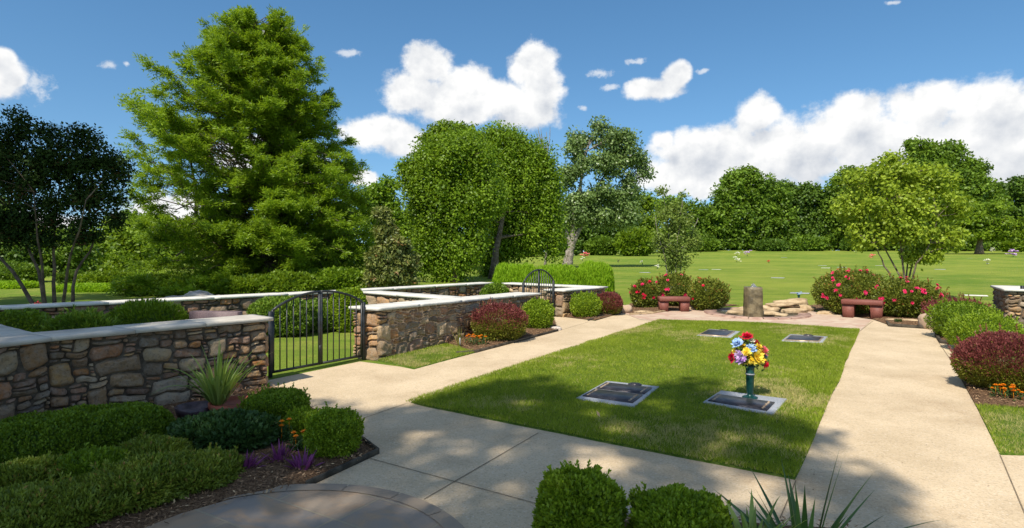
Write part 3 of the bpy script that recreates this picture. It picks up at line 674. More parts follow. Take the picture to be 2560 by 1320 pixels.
# ---------------------------------------------------------------- bed edging boards
def edging(pts, label, h=.055, w=.022, mat=M_EDGE):
    mb = MB(); P = [np.r_[np.asarray(p), 0] for p in pts]
    for a, b_ in zip(P[:-1], P[1:]):
        d = b_ - a; c0 = (a + b_) / 2; c0[2] = zg(*c0[:2]) + h / 2; s_ = nrm(np.array([d[1], -d[0], 0])); dd = d / 2 * 1.003; dd[2] = (zg(*b_[:2]) - zg(*a[:2])) / 2
        box(mb, c0, dd, s_ * w / 2, np.array([0, 0, h / 2]), bev=.004)
    return tag(mb.build('bed_edging', mat), label, 'edging')
edging([g(905, 1105), g(946, 1136), g(765, 1221)], 'dark edging board round the corner of the near left planting bed')
edging([g(1140, 893 - 6), g(1190, 883), g(1395, 829)], 'long dark edging board in front of the red-leaved shrub and marigolds by the middle wall')
edging([g(1470, 806 - 3), g(1562, 782), g(1575, 773)], 'low edging board of the bed with the farther pair of clipped and red shrubs')
edging([g(2217, 809), g(2224, 817), g(2330, 824)], 'grey timber edging board in front of the round tan boulder', .07, .05, M_EDGE)
edging([g(2340, 842), g(2352, 859), g(2425, 869)], 'grey edging board below the two green mounds beside the right path', .07, .04, M_EDGE)
edging([g(1575, 788), g(1625, 786), g(1662, 780)], 'low stone edging left of the left granite bench', .05, .06, M_SAND)

# ---------------------------------------------------------------- shrubs
def shell(c, r, n, lump=.12, freq=5., seed=0, inner=.72, squash=2.4, base=-.95):
    d = rdir(n * 6 if base > -.5 else n * 2); d = d[d[:, 2] > base][:n]; n = len(d)
    sq = (np.abs(d) ** squash).sum(1) ** (-1 / squash)
    q = d * sq[:, None]
    f = 1 + (fbm(q * np.max(r) * freq + seed * 7.3, seed, 3) - .5) * 2 * lump
    k = inner + (1 - inner) * R.random(n) ** .6
    f = f * (1 + (vnoise(q * np.asarray(r) / .045 + seed, seed + 9) - .5) * min(.16, .035 / np.max(r)))
    return c + q * np.asarray(r) * (f * k)[:, None], nrm(d / np.asarray(r)), k
def shrub(name, label, cat, base, r, n, ll, lw, mat, lump=.12, freq=5., seed=1, squash=2.4, group=None, upb=.35, second=None, split=.0, core=True, spiky=0., sprout=.0, kids=None):
    """base: ground point; r radii; crown centre is r_z above the ground"""
    root = thing(name, base, label, cat, group); c = up(base, r[2] * .93)
    P, N, k = shell(c, r, n, lump, freq, seed, .72, squash)
    ok = P[:, 2] > base[2] + .005; P, N = P[ok], N[ok]; n = len(P)
    D = N * (.55 + spiky) + rdir(n) * .6 + np.array([0, 0, upb]); NN = N * .7 + rdir(n) * .55 + np.array([0, 0, .3])
    cl = fbm(P / (np.max(r) * .22) + seed * 3, seed + 5, 2); t_ = np.clip(.15 + cl * .6 + R.normal(0, .2, n), 0, 1)
    s_ = .7 + .6 * R.random(n); mb = MB(); mb2 = MB()
    if second is not None:
        hz = (P[:, 2] - base[2]) / (2 * r[2]) + R.normal(0, .10, n); a = hz > split
        leaves(mb, P[a], D[a], NN[a], ll * s_[a], lw * s_[a], t_[a]); leaves(mb2, P[~a], D[~a], NN[~a], ll * s_[~a], lw * s_[~a], t_[~a])
        mb2.build('lower_foliage', second, root)
    else: leaves(mb, P, D, NN, ll * s_, lw * s_, t_)
    if sprout > 0:
        ns = int(sprout); Ps, Ns, _ = shell(c, r, ns, lump, freq, seed, .97, squash, .1)
        for q in range(ns):
            Ls_ = R.uniform(.25, .5) * np.max(r) * .5; dd = nrm(Ns[q] * .6 + rdir(1)[0] * .3 + np.array([0, 0, .9])); t1 = np.linspace(0, 1, 16)[:, None]
            PP = Ps[q] + dd * Ls_ * t1; DD = rdir(16) * .8 + dd; leaves(mb, PP, DD, rdir(16) + [0, 0, .5], ll, lw, R.uniform(.3, 1, 16))
    mb.build('foliage', mat, root)
    if core:
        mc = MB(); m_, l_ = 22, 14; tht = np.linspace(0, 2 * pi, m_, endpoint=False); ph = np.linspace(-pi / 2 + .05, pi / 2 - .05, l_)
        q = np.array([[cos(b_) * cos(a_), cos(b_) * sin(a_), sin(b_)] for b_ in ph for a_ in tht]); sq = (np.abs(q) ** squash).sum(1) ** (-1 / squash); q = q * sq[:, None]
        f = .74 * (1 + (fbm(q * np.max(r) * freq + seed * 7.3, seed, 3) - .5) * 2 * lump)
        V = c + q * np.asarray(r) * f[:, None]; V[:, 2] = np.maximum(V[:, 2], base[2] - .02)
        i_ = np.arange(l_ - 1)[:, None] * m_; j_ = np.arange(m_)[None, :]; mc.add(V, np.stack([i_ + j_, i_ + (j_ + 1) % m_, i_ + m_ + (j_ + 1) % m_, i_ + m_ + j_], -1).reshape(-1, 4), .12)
        mc.build('foliage_core', second or mat, root)  # solid core added to block see-through; dark leaf tint deepens the inside
    return root
def at(px, py): return G(px, py)
def rpx(p, r): return r / FPX * p[1]
def sh(label, gx, gy, rx, rz, n, ll, lw, mat, name='boxwood_shrub', cat='shrub', ry=None, **kw):
    kw.setdefault('sprout', 34); kw.setdefault('upb', .5)
    b_ = at(gx, gy); k = b_[1] / FPX; return shrub(name, label, cat, b_, (rx * k, (ry or rx) * k, rz * k), n, ll, lw, mat, **kw)
sh('bright clipped ball shrub at the path corner, beside the orange flowers and purple plants', 832, 1140, 66, 58, 17000, .020, .013, M_BOX, seed=3, lump=.11, freq=9, squash=2.5)
sh('large loose boxwood mound between the stone wall end and the near path', 690, 1062, 78, 44, 15000, .022, .014, M_BOXD, seed=4, lump=.14)
sh('yellow-green boxwood mound behind the bright ball shrub of the near left bed', 760, 1092, 52, 32, 7000, .021, .014, M_BOX, seed=5, lump=.16)
sh('rounded clipped boxwood in front of the small round-topped gate', 1343, 824, 40, 38, 9000, .032, .022, M_BOX, seed=6, lump=.05)
sh('small clipped ball shrub beside the short wall stub, left of the farther red shrub', 1464, 794, 38, 31, 8000, .034, .024, M_BOX, seed=7, lump=.05)
sh('clipped squarish boxwood at the bottom edge, left of its wider neighbour', 1447, 1372, 100, 98, 25000, .027, .014, M_BOX, seed=8, lump=.17, freq=9, squash=2.6)
sh('wide low boxwood in the front bed beside the sword-leaved plant', 1698, 1388, 116, 76, 26000, .027, .014, M_BOX, seed=9, lump=.17, freq=9, squash=2.6)
sh('taller dark green mound, the shrub nearest to the tan boulder', 2405, 848, 70, 48, 12000, .032, .02, M_BOXD, seed=10, lump=.12)
sh('lower bright green mound between the dark mound and the large red shrub on the right', 2462, 880, 76, 48, 13000, .030, .018, M_BOX, seed=11, lump=.18)
BK = dict(name='barberry_shrub', squash=2.0, spiky=.4, upb=.6)
sh('reddish barberry in front of the stone wall between the two gates', 1247, 852, 72, 48, 17000, .030, .018, M_BARB, seed=12, lump=.16, second=M_BARBG, split=.50, sprout=40, **BK)
sh('small dusky red barberry behind the farther clipped ball, beside a tan stone', 1520, 787, 38, 29, 9000, .034, .02, M_BARB, seed=13, lump=.12, second=M_BARBG, split=.30, sprout=18, **BK)
sh('large red barberry over orange flowers at the right edge', 2518, 978, 112, 74, 34000, .026, .015, M_BARB, seed=14, lump=.15, second=M_BARBG, split=.46, sprout=50, **BK)
sh('reddish barberry peeping over the tall green mound at the right', 2392, 820, 70, 38, 9000, .034, .02, M_BARB, seed=15, lump=.14, sprout=30, **BK)
# clipped hedge and spreading shrubs in the near left bed
def strip_shrub(name, label, a, b_, w, h, n, ll, lw, mat, seed, lump=.12, cat='hedge', upb=.4, spiky=0., ends=.5, group=None):
    a, b_ = np.asarray(a, float), np.asarray(b_, float); d = b_ - a; Lh = np.linalg.norm(d); d = d / Lh; s_ = np.array([-d[1], d[0], 0]); base = (a + b_) / 2
    root = thing(name, base, label, cat, group); u = R.uniform(-1, 1, n); th_ = R.uniform(-.12, pi + .12, n)
    cs, sn = np.cos(th_), np.sin(th_); k = (np.abs(cs) ** 3 + np.abs(sn) ** 3) ** (-1 / 3); y_, z_ = cs * k, np.clip(sn * k, .0, None)
    tp = (1 - np.abs(u) ** 8) ** .5; P = a + d * ((u + 1) / 2 * Lh)[:, None]
    f = (1 + (fbm(np.c_[(u + 1) / 2 * Lh * 4.5, y_ * 1.6, z_ * 1.6] + seed, seed, 3) - .5) * 2 * lump) * (.76 + .24 * R.random(n) ** .6)
    P = P + s_ * (y_ * w / 2 * f * tp)[:, None]; P[:, 2] = zg(P[:, 0], P[:, 1]) + .01 + z_ * h * f * tp
    N = nrm(s_ * y_[:, None] * .8 + np.array([0, 0, 1]) * z_[:, None]); D = N * (.5 + spiky) + rdir(n) * .6 + [0, 0, upb]; NN = N * .7 + rdir(n) * .5 + [0, 0, .3]
    cl = fbm(P / .09 + seed, seed + 5, 2); t_ = np.clip(.12 + cl * .6 + R.normal(0, .2, n), 0, 1); q = .7 + .6 * R.random(n); mb = MB(); leaves(mb, P, D, NN, ll * q, lw * q, t_)
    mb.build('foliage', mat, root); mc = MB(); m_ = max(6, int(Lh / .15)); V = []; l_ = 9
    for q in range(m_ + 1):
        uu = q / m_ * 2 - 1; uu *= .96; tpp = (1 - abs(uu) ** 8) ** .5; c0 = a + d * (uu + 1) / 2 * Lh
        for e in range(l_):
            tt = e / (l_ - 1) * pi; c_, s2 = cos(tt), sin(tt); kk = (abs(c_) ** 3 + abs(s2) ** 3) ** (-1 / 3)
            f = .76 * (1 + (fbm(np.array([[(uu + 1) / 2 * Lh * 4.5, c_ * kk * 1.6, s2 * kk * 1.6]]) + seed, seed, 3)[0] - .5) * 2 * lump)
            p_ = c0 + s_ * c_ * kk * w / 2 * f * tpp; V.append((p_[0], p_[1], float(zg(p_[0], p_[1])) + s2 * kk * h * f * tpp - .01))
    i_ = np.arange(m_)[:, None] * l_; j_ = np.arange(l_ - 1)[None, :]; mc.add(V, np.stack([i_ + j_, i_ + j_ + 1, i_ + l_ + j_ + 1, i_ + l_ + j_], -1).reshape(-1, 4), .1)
    mc.build('foliage_core', mat, root); return root  # closed inner body added behind the leaves, set to their darker tint
strip_shrub('clipped_hedge', 'low clipped dark green hedge running along the foot of the near stone wall', at(-420, 1235), at(440, 1085), .62, .34, 44000, .024, .014, M_BOXD, 21, .20)
for q, (x, y, rx, rz, lab) in enumerate([(40, 1330, 150, 62, 'spreading fine-leaved shrub in the bottom left corner of the photo'), (215, 1290, 125, 56, 'spreading fine-leaved shrub just right of the bottom left corner, between its like'),
        (350, 1255, 115, 52, 'middle spreading fine-leaved shrub in front of the clipped hedge'), (480, 1215, 112, 50, 'spreading yellow-green shrub next to the bare bark mulch and purple plants')]):
    b_ = at(x, y); k = b_[1] / FPX
    shrub('nandina_shrub', lab, 'shrub', b_, (rx * k, rx * k * 1.05, rz * k * R.uniform(.7, 1.0)), 17000, .034, .012, M_NAN, .34, 5, 30 + q, 2.1, 'low fine-leaved shrubs in the near left bed', upb=.3, spiky=.2, sprout=14)
for q, (x, y, rx, rz, lab) in enumerate([(70, 1240, 90, 44, 'spreading shrub at the left edge squeezed between the hedge and the corner shrub'), (235, 1212, 90, 42, 'spreading shrub between the middle of the clipped hedge and the front row'), (385, 1178, 85, 40, 'spreading shrub near the right end of the clipped hedge')]):
    b_ = at(x, y); k = b_[1] / FPX
    shrub('nandina_shrub', lab, 'shrub', b_, (rx * k, rx * k * .9, rz * k), 9000, .034, .012, M_NAN if q != 1 else M_BOXD, .34, 5, 80 + q, 2.1, 'low fine-leaved shrubs in the near left bed', upb=.3, spiky=.2, sprout=10)
b_ = at(560, 1128); k = b_[1] / FPX
shrub('leafy_groundcover', 'dark green leafy mound under the potted strap-leaved plant', 'shrub', b_, (128 * k, 84 * k, 46 * k), 8000, .05, .026, M_LEAFD, .2, 5, 37, 2.2, spiky=.1)
b_ = at(395, 1130); k = b_[1] / FPX
shrub('fern_mound', 'dark ferny mound between the hedge and the spreading shrubs', 'shrub', at(330, 1175), (60 * k, 45 * k, 22 * k), 2500, .05, .02, M_LEAFD, .2, 5, 38, 2.2)
# shrubs seen over the near wall, inside the walled plots
def wsh(label, px, pyt, pyb, rx, Yd, n, ll, lw, mat, seed, name='plot_shrub', **kw):
    X_ = (px - CX) / FPX * Yd; base = np.array([X_, Yd, float(zg(X_, Yd))]); ztop = EYE - (pyt - HZ) / FPX * Yd; rz = (ztop - base[2]) / 1.93
    return shrub(name, label, 'shrub', base, (rx * Yd / FPX, rx * Yd / FPX * .6, rz), n, ll, lw, mat, seed=seed, **kw)
wsh('dark leafy shrub at the left edge behind the near wall', 45, 778, 0, 95, 8.6, 9000, .04, .026, M_BOXD, 41, lump=.12)
wsh('yellow-green feathery juniper behind the near wall, between the dark shrub and the green one', 205, 786, 0, 90, 8.1, 9000, .07, .018, M_JUN, 42, lump=.2, spiky=.5, sprout=20)
wsh('deep green juniper behind the near wall, left of the upright granite marker', 370, 757, 0, 95, 9.6, 11000, .07, .018, M_BOXD, 43, lump=.18, spiky=.5)
wsh('yellow-green hedge seen through the left leaf of the wide gate', 705, 745, 0, 80, 11.9, 12000, .06, .03, M_JUN, 44, lump=.18)
wsh('leafy yellow-green hedge seen through the middle of the wide gate', 800, 752, 0, 75, 12.6, 10000, .06, .035, M_JUN, 45, lump=.15)
wsh('rounded shrub whose top shows above the right end of the wide gate', 872, 722, 0, 46, 12.4, 9000, .05, .035, M_BOX, 46, lump=.1)
wsh('small yellow-green shrub in the far corner behind the rear wall corner', 1237, 712, 0, 34, 17.2, 4500, .07, .04, M_JUN, 47, lump=.15)
# bright hedge beyond the far cross wall
hA, hB = Wp(1240, 690, 21.5), Wp(1530, 690, 20.6)
for q, (x0, x1, zt_, lab) in enumerate([(1236, 1345, .02, 'left third of the bright yellow-green hedge beyond the far cross wall'), (1335, 1450, .0, 'middle third of the bright yellow-green hedge beyond the far cross wall'), (1440, 1534, .05, 'right third of the bright yellow-green hedge beyond the far cross wall')]):
    a_, b_ = Wp(x0, 690, 21.6), Wp(x1, 690, 21.3); a_[2] = zg(*a_[:2]); b_[2] = zg(*b_[:2])
    strip_shrub('bright_hedge', lab, a_, b_, 1.5, .98 + zt_, 13000, .13, .028, M_HEDGE, 50 + q, .16, upb=1.3, spiky=.1, group='bright hedge plants beyond the far cross wall')
# rose bushes
def rose(label, px, pyt, pyb, rx, n, nf, seed, big=.045, mats=(M_PINK,), hot=None):
    b_ = at(px, pyb); k = b_[1] / FPX; rz = ((pyb - pyt) * k) / 1.93
    root = shrub('rose_bush', label, 'rose bush', b_, (rx * k, rx * k * .8, rz), n, .05, .03, M_ROSE, .2, 3.2, seed, 2.1, 'rose bushes behind the granite benches', spiky=.2, sprout=28)
    P, N, _ = shell(up(b_, rz * .93), (rx * k, rx * k * .8, rz), nf * 8, .16, 4.5, seed, 1., 2.1, -.2)
    s_ = N[:, 1] < .25; P, N = P[s_][:nf], N[s_][:nf]
    for p_, n_ in zip(P, N):
        nb = R.integers(1, 4)
        for _ in range(nb):
            mb = MB(); c0 = p_ + n_ * .03 + rdir(1)[0] * .035 * (nb > 1)
            for ring, (m_, rr_, tilt) in enumerate(((5, 1, .25), (5, .75, .8), (4, .5, 1.6))):
                a_ = np.arange(m_) / m_ * 2 * pi + ring; t1 = nrm(np.cross(n_, rdir(1)[0])); t2 = np.cross(n_, t1)
                D = np.cos(a_)[:, None] * t1 + np.sin(a_)[:, None] * t2 + n_ * tilt; leaves(mb, np.repeat(c0[None], m_, 0), D, np.repeat(n_[None], m_, 0), big * rr_ * R.uniform(.8, 1.2), big * rr_, R.random(m_), -.15)
            mb.build('rose_bloom', mats[R.integers(len(mats))], root)
rose('small upright rose bush left of the left granite bench', 1612, 700, 772, 34, 6000, 9, 61, mats=(M_REDP, M_PINK))
rose('rose bush with a pink cluster on top, right behind the left granite bench', 1685, 684, 768, 48, 9000, 14, 62, .05)
rose('olive rose bush with few blooms, right of the left granite bench', 1770, 697, 776, 50, 9500, 4, 63, mats=(M_REDP,))
rose('wide rose bush left of and behind the right granite bench', 2128, 676, 785, 82, 17000, 22, 64)
rose('rose bush with many pink blooms right of the right granite bench', 2268, 700, 796, 80, 16000, 22, 65)

# ---------------------------------------------------------------- benches
def bench(c, yaw, w, dp, h, label, legs=((-.34, .0), (.34, .0))):
    c = np.asarray(c, float); root = thing('granite_bench', c, label, 'bench', 'red granite benches by the fountain')
    ax = np.array([cos(yaw), sin(yaw), 0]); ay = np.array([-sin(yaw), cos(yaw), 0]); Z = np.array([0, 0, 1.]); mb = MB()
    box(mb, c + Z * (h - .055), ax * w / 2, ay * dp / 2, Z * .055, bev=.008); mb.build('seat', M_REDG, root)
    for (f, _) in legs:
        mb = MB(); cc_ = c + ax * f * w
        q = [(-.5, 0), (.5, 0), (.62, 1), (-.62, 1)]; lw_, ld = w * .26, dp * .72; V = []
        for zz_ in (-.02, h - .112):
            kx = .95 if zz_ < 0 else 1.15
            for (i_, j_) in ((-1, -1), (1, -1), (1, 1), (-1, 1)): V.append(cc_ + ax * i_ * lw_ / 2 * kx + ay * j_ * ld / 2 * (1 if zz_ < 0 else 1.05) + Z * zz_)
        mb.add(V, [[3, 2, 1, 0], [4, 5, 6, 7], [0, 1, 5, 4], [1, 2, 6, 5], [2, 3, 7, 6], [3, 0, 4, 7]]); mb.build('leg', M_REDG, root)
bench(at(1684, 779), radians(-4), .80, .38, .40, 'red granite bench on the left, in front of the bush with the pink cluster')
bench(at(2157, 796), radians(-38), 0.86, .42, .45, 'red granite bench on the right, turned towards the fountain')

# ---------------------------------------------------------------- fountain
fc = at(1884, 795)
root = thing('fountain_column', fc, 'upright basalt column with water bubbling from its top', 'fountain'); mb = MB()
m_ = 7; lv = np.linspace(0, 1, 12); V = []
ang = np.array([.55, .95, 2.2, 2.6, 3.75, 4.15, 5.4]); rad_ = np.array([.235, .225, .225, .235, .235, .23, .24])
seg = []
for q in range(7):
    a0, a1 = ang[q], ang[(q + 1) % 7] + (2 * pi if q == 6 else 0); p0 = rad_[q] * np.array([cos(a0), sin(a0)]); p1 = rad_[(q + 1) % 7] * np.array([cos(a1), sin(a1)])
    for f in (0, .33, .66): seg.append(p0 + (p1 - p0) * f)
seg = np.array(seg)
for l_ in lv:
    for s_ in seg: V.append((fc[0] + s_[0] * (1.03 - .06 * l_), fc[1] + s_[1] * (1.03 - .06 * l_), fc[2] - .02 + l_ * .77))
V = np.array(V); dn = (fbm(V * 12, 4, 3) - .5) * .022; V[:, :2] += (V[:, :2] - fc[:2]) / .2 * dn[:, None]; V[-21:, 2] += (fbm(V[-21:] * 10, 8, 2) - .5) * .03
ns = 21; i_ = np.arange(11)[:, None] * ns; j_ = np.arange(ns)[None, :]
mb.add(V, np.stack([i_ + j_, i_ + (j_ + 1) % ns, i_ + ns + (j_ + 1) % ns, i_ + ns + j_], -1).reshape(-1, 4)); mb.F.setdefault(ns, []).append(np.array([[11 * ns + q for q in range(ns)]]))
mb.build('stone_column', M_BASALT, root)
mb = MB(); lathe(mb, [(.075, -.01), (.06, .02), (.035, .045), (.022, .075), (.0, .085)], fc + [0, 0, .755], 12)
for q in range(14):
    a_ = R.random() * 6.28; r_ = R.uniform(.01, .08); lathe(mb, [(0, -.008), (.007, 0), (0, .008)], fc + [r_ * cos(a_), r_ * sin(a_), .755 + R.uniform(.03, .12) * (1 - r_ * 8)], 6)
mb.build('water_bubble', M_WATER, root, smooth=True)
bc = at(1890, 785); kx = bc[1] / FPX
mb = MB(); th = np.linspace(0, 2 * pi, 49)[:-1]
ri, ro = 1.0, 1.27
for q in range(24):
    aa = np.linspace(q / 24 * 2 * pi + .01, (q + 1) / 24 * 2 * pi - .005, 4); V = []
    for a_ in aa:
        for r_, dz_ in ((ri, -.03), (ri, .05), (ro, .045), (ro, .0)):
            x_, y_ = bc[0] + r_ * cos(a_), bc[1] + r_ * sin(a_); V.append((x_, y_, float(zg(x_, y_)) + dz_))
    mb.add(V, [[s_ * 4 + k_, s_ * 4 + k_ + 1, (s_ + 1) * 4 + k_ + 1, (s_ + 1) * 4 + k_] for s_ in range(3) for k_ in range(3)], R.random())
tag(mb.build('basin_rim', M_FRING, origin=bc), 'circular rim of red-brown stones around the fountain pool', 'basin rim')
mb = MB(); mb.add([(bc[0] + 1.0 * cos(a_), bc[1] + 1.0 * sin(a_), float(zg(bc[0] + cos(a_), bc[1] + sin(a_))) + .022) for a_ in th], [list(range(48))]); mb.build('pool_water', M_POOL)['kind'] = 'structure'
def rock(name, label, c, r, mat, seed, yaw=0., flat=1., group=None, cat='rock', sub=3, amp=.35):
    import bmesh
    bm = bmesh.new(); bmesh.ops.create_icosphere(bm, subdivisions=sub, radius=1); rr_ = np.array([v.co for v in bm.verts]); F = np.array([[v.index for v in f.verts] for f in bm.faces]); bm.free()
    k = (np.abs(rr_) ** 3).sum(1) ** (-1 / 3); V = rr_ * k[:, None] * (1 + (fbm(rr_ * 1.3 + seed * 5, seed, 3) - .5)[:, None] * amp * 2)
    V = V * np.asarray(r); ca, sa = cos(yaw), sin(yaw); V = np.c_[V[:, 0] * ca - V[:, 1] * sa, V[:, 0] * sa + V[:, 1] * ca, V[:, 2]]
    mb = MB(); mb.add(V + np.asarray(c), F); return tag(mb.build(name, mat, smooth=sub > 2, origin=c), label, cat, group)
RK = [(1843, 778, .30, .20, .07, 15, 'flat tan slab lying left of the column'), (1920, 783, .26, .2, .06, 10, 'low tan stone touching the right foot of the column'), (1950, 784, .22, .16, .05, 30, 'small pale stone at the front of the rock pile'),
      (1925, 770, .30, .25, .09, 60, 'tan block right behind the column'), (1958, 771, .42, .22, .06, 8, 'long thin slab leaning across the rock pile'), (1985, 777, .34, .2, .07, 5, 'shadowed slab at the right front of the rock pile'),
      (1965, 762, .38, .25, .08, 30, 'broad tan slab at the back of the rock pile'), (1992, 764, .30, .22, .11, 0, 'upper sandy block on the right of the rock pile'), (2012, 770, .22, .2, .09, 20, 'outermost sandy block of the rock pile'), (1860, 770, .26, .2, .07, 20, 'tan stone behind the left slab by the column')]
for q, (x, y, a_, b_, c_, yw, lab) in enumerate(RK):
    p_ = at(x, y + 8); tilt = [0, .04, 0, .02, .14, .03, .10, .12, .02, 0][q]
    rock('fountain_rock', lab, up(p_, c_ * .6 + tilt), (a_, b_, c_), M_SAND, 70 + q, radians(yw), group='tan rocks piled beside the fountain', amp=.42)
rock('boulder', 'round tan boulder at the corner of the right path', up(at(2327, 822), .14), (.20, .22, .19), M_TANR, 91, cat='boulder', amp=.18)
rock('boulder', 'tan stone beside the farther red barberry', up(at(1563, 782), .09), (.17, .16, .12), M_TANR, 92, cat='boulder', amp=.2)
rock('edge_stone', 'small grey stone at the foot of the clipped boxwood by the small gate', up(at(1388, 826), .03), (.14, .07, .05), M_GREYR, 93, amp=.2)
rock('edge_stone', 'flat grey stone between the two front boxwoods', up(at(1560, 1290), .02), (.10, .06, .03), M_GREYR, 94, amp=.2)
rock('edge_stone', 'low sandy stone left of the left bench', up(at(1610, 784), .03), (.25, .10, .05), M_SAND, 95, amp=.25)
rock('edge_stone', 'long flat sandy stone among the marigolds near the boulder', up(at(2265, 806), .03), (.42, .12, .05), M_SAND, 96, radians(-20), amp=.25)
rock('edge_stone', 'small sandy stone behind the right end of the rock pile', up(at(2065, 786), .03), (.22, .12, .06), M_SAND, 97, amp=.25)
rock('edge_stone', 'low rock under the rose bush between the left bench and the fountain', up(at(1735, 774), .03), (.2, .12, .06), M_SAND, 98, amp=.25)
# pale outcrop behind the rear wall
for q, (x, y, rx, rz, lab) in enumerate([(498, 748, 40, 16, 'pale rock outcrop showing through the feathery branches above the rear wall'), (452, 748, 34, 8, 'low part of the pale rock outcrop, left of the main rock'), (370, 752, 18, 5, 'small pinkish rock above the rear wall, left of the outcrop'), (545, 748, 34, 8, 'right-hand pale rock behind the rear wall')]):
    Yd = 17.; c0 = Wp(x, y, Yd); k = Yd / FPX; z0 = float(zg(c0[0], Yd)); hz_ = (c0[2] + rz * k - z0) / 2
    rock('outcrop_rock', lab, (c0[0], Yd, z0 + hz_), (rx * k, rx * k * .8, hz_), M_GREYR, 100 + q, amp=.6)

# ---------------------------------------------------------------- grave markers
def quadpt(Q, u, v): return Q[0] * (1 - u) * (1 - v) + Q[3] * u * (1 - v) + Q[1] * (1 - u) * v + Q[2] * u * v
def slab(mb, Q, u0, v0, u1, v1, z0, z1, bev=.006, dome=0.):
    q = [quadpt(Q, u, v) for (u, v) in ((u0, v0), (u1, v0), (u1, v1), (u0, v1))]; c0 = np.mean(q, 0); n = []
    for zz_, s_ in ((z0, 1), (z1 - bev * .5, 1), (z1, 1 - bev / .35)):
        for p_ in q: w = (p_ - c0) * s_ + c0; n.append((w[0], w[1], float(zg(*w)) + zz_))
    F = [[r_ * 4 + k, r_ * 4 + (k + 1) % 4, (r_ + 1) * 4 + (k + 1) % 4, (r_ + 1) * 4 + k] for r_ in (0, 1) for k in range(4)] + [[8, 9, 10, 11]]
    return mb.add(n, F)
def marker(key, label, plates, emblem, border):
    Q = mk[key]; c0 = Q.mean(0); root = thing('grave_marker', (*c0, float(zg(*c0))), label, 'grave marker', 'flat bronze grave markers in the lawn')
    mb = MB(); slab(mb, Q, 0, 0, 1, 1, .0, .052); mb.build('granite_base', M_GRAN, root)
    for (u0, v0, u1, v1) in plates:
        mb = MB(); slab(mb, Q, u0, v0, u1, v1, .05, .066); pl = mb.build('bronze_plaque', M_BRZT if border else M_BRONZE, root)
        mb = MB(); e = .035 if border else .02; slab(mb, Q, u0 + e, v0 + e * 1.6, u1 - e, v1 - e * 1.6, .06, .0695); mb.build('plaque_field', M_BRONZE, pl)
        if not border:
            for (ua, va, ub, vb) in ((.06, .1, .10, .9), (.90, .1, .94, .9)):   # raised floral strips at the plaque ends
                mb = MB()
                for s_ in range(9):
                    f = s_ / 8; u_ = u0 + (u1 - u0) * (ua + ub) / 2 + .006 * sin(s_ * 2.2); v_ = v0 + (v1 - v0) * (va + (vb - va) * f); p_ = quadpt(Q, u_, v_)
                    lathe(mb, [(.016, 0), (.012, .005), (0, .007)], (*p_, float(zg(*p_)) + .068), 6)
                mb.build('relief_strip', M_BRZT, pl)
    if emblem is not None:
        u_, v_ = emblem; p_ = quadpt(Q, u_, v_); z_ = float(zg(*p_)) + .052; mb = MB()
        lathe(mb, [(.085, 0), (.085, .012), (.07, .018), (.055, .014), (.055, .004), (0, .004)], (*p_, z_), 20); lathe(mb, [(.05, .004), (.045, .02), (.0, .026)], (*p_, z_), 12)
        mb.build('vase_lid', M_BRONZE, root)
marker('m1', 'flat marker with two bronze plaques at the left of the lawn', [(.06, .10, .93, .47), (.06, .53, .93, .86)], (.58, .93), False)
marker('m2', 'flat marker with one bronze plaque under the flower vase', [(.05, .10, .90, .62)], None, False)
marker('m3', 'flat bronze marker at the far left of the lawn, near the fountain', [(.04, .06, .88, .86)], (.5, .95), True)
marker('m4', 'flat bronze marker at the far right of the lawn', [(.06, .06, .92, .80)], (.5, .93), True)
vb = quadpt(mk['m2'], .58, .80); vb = np.array([*vb, float(zg(*vb)) + .052])
vb = G(1875, 994, .052)
root = thing('flower_vase', vb, 'dark green vase standing on the right-hand marker, holding the bouquet', 'vase')
mb = MB(); lathe(mb, [(.085, 0), (.085, .008), (.07, .016), (.05, .018), (.032, .03), (.03, .045)], vb, 24); mb.build('vase_foot', M_VASE, root, smooth=True)
mb = MB(); lathe(mb, [(.030, .04), (.036, .06), (.041, .12), (.044, .20), (.045, .265), (.048, .268), (.048, .282), (.045, .285), (.047, .33), (.054, .365), (.050, .366), (.042, .33), (.0, .33)], vb, 24); mb.build('vase_body', M_VASE, root, smooth=True)
mb = MB(); lathe(mb, [(.049, .264), (.051, .268), (.051, .274), (.049, .278)], vb, 24); mb.build('vase_band', M_GRAN, root, smooth=True)
root = thing('bouquet', up(vb, .36), 'artificial bouquet of red, blue, yellow, lilac and pink flowers in the green vase', 'bouquet')
kk = vb[1] / FPX
def bloom(px, py, r, mat, dy=0., petals=(12, 11, 9, 6), seed=0):
    c0 = Wp(px, py, vb[1] + dy); hub = up(vb, .45); n_ = nrm(c0 - hub + np.array([0, -.06, .03])); mb = MB(); r = r * kk
    t1 = nrm(np.cross(n_, [0.3, .2, 1])); t2 = np.cross(n_, t1)
    for ring, m_ in enumerate(petals):
        a_ = np.arange(m_) / m_ * 2 * pi + ring * .7 + R.normal(0, .15, m_); rr_ = r * (1 - ring * .2); D = np.cos(a_)[:, None] * t1 + np.sin(a_)[:, None] * t2 + n_ * (.1 + ring * .42)
        leaves(mb, np.repeat((c0 - n_ * r * .3 + n_ * r * .10 * ring)[None], m_, 0), D, np.repeat(n_[None], m_, 0) + rdir(m_) * .25, rr_ * R.uniform(.85, 1.2, m_), rr_ * .68, R.random(m_), -.25)
    mb.build('flower_head', mat, root)
    return c0
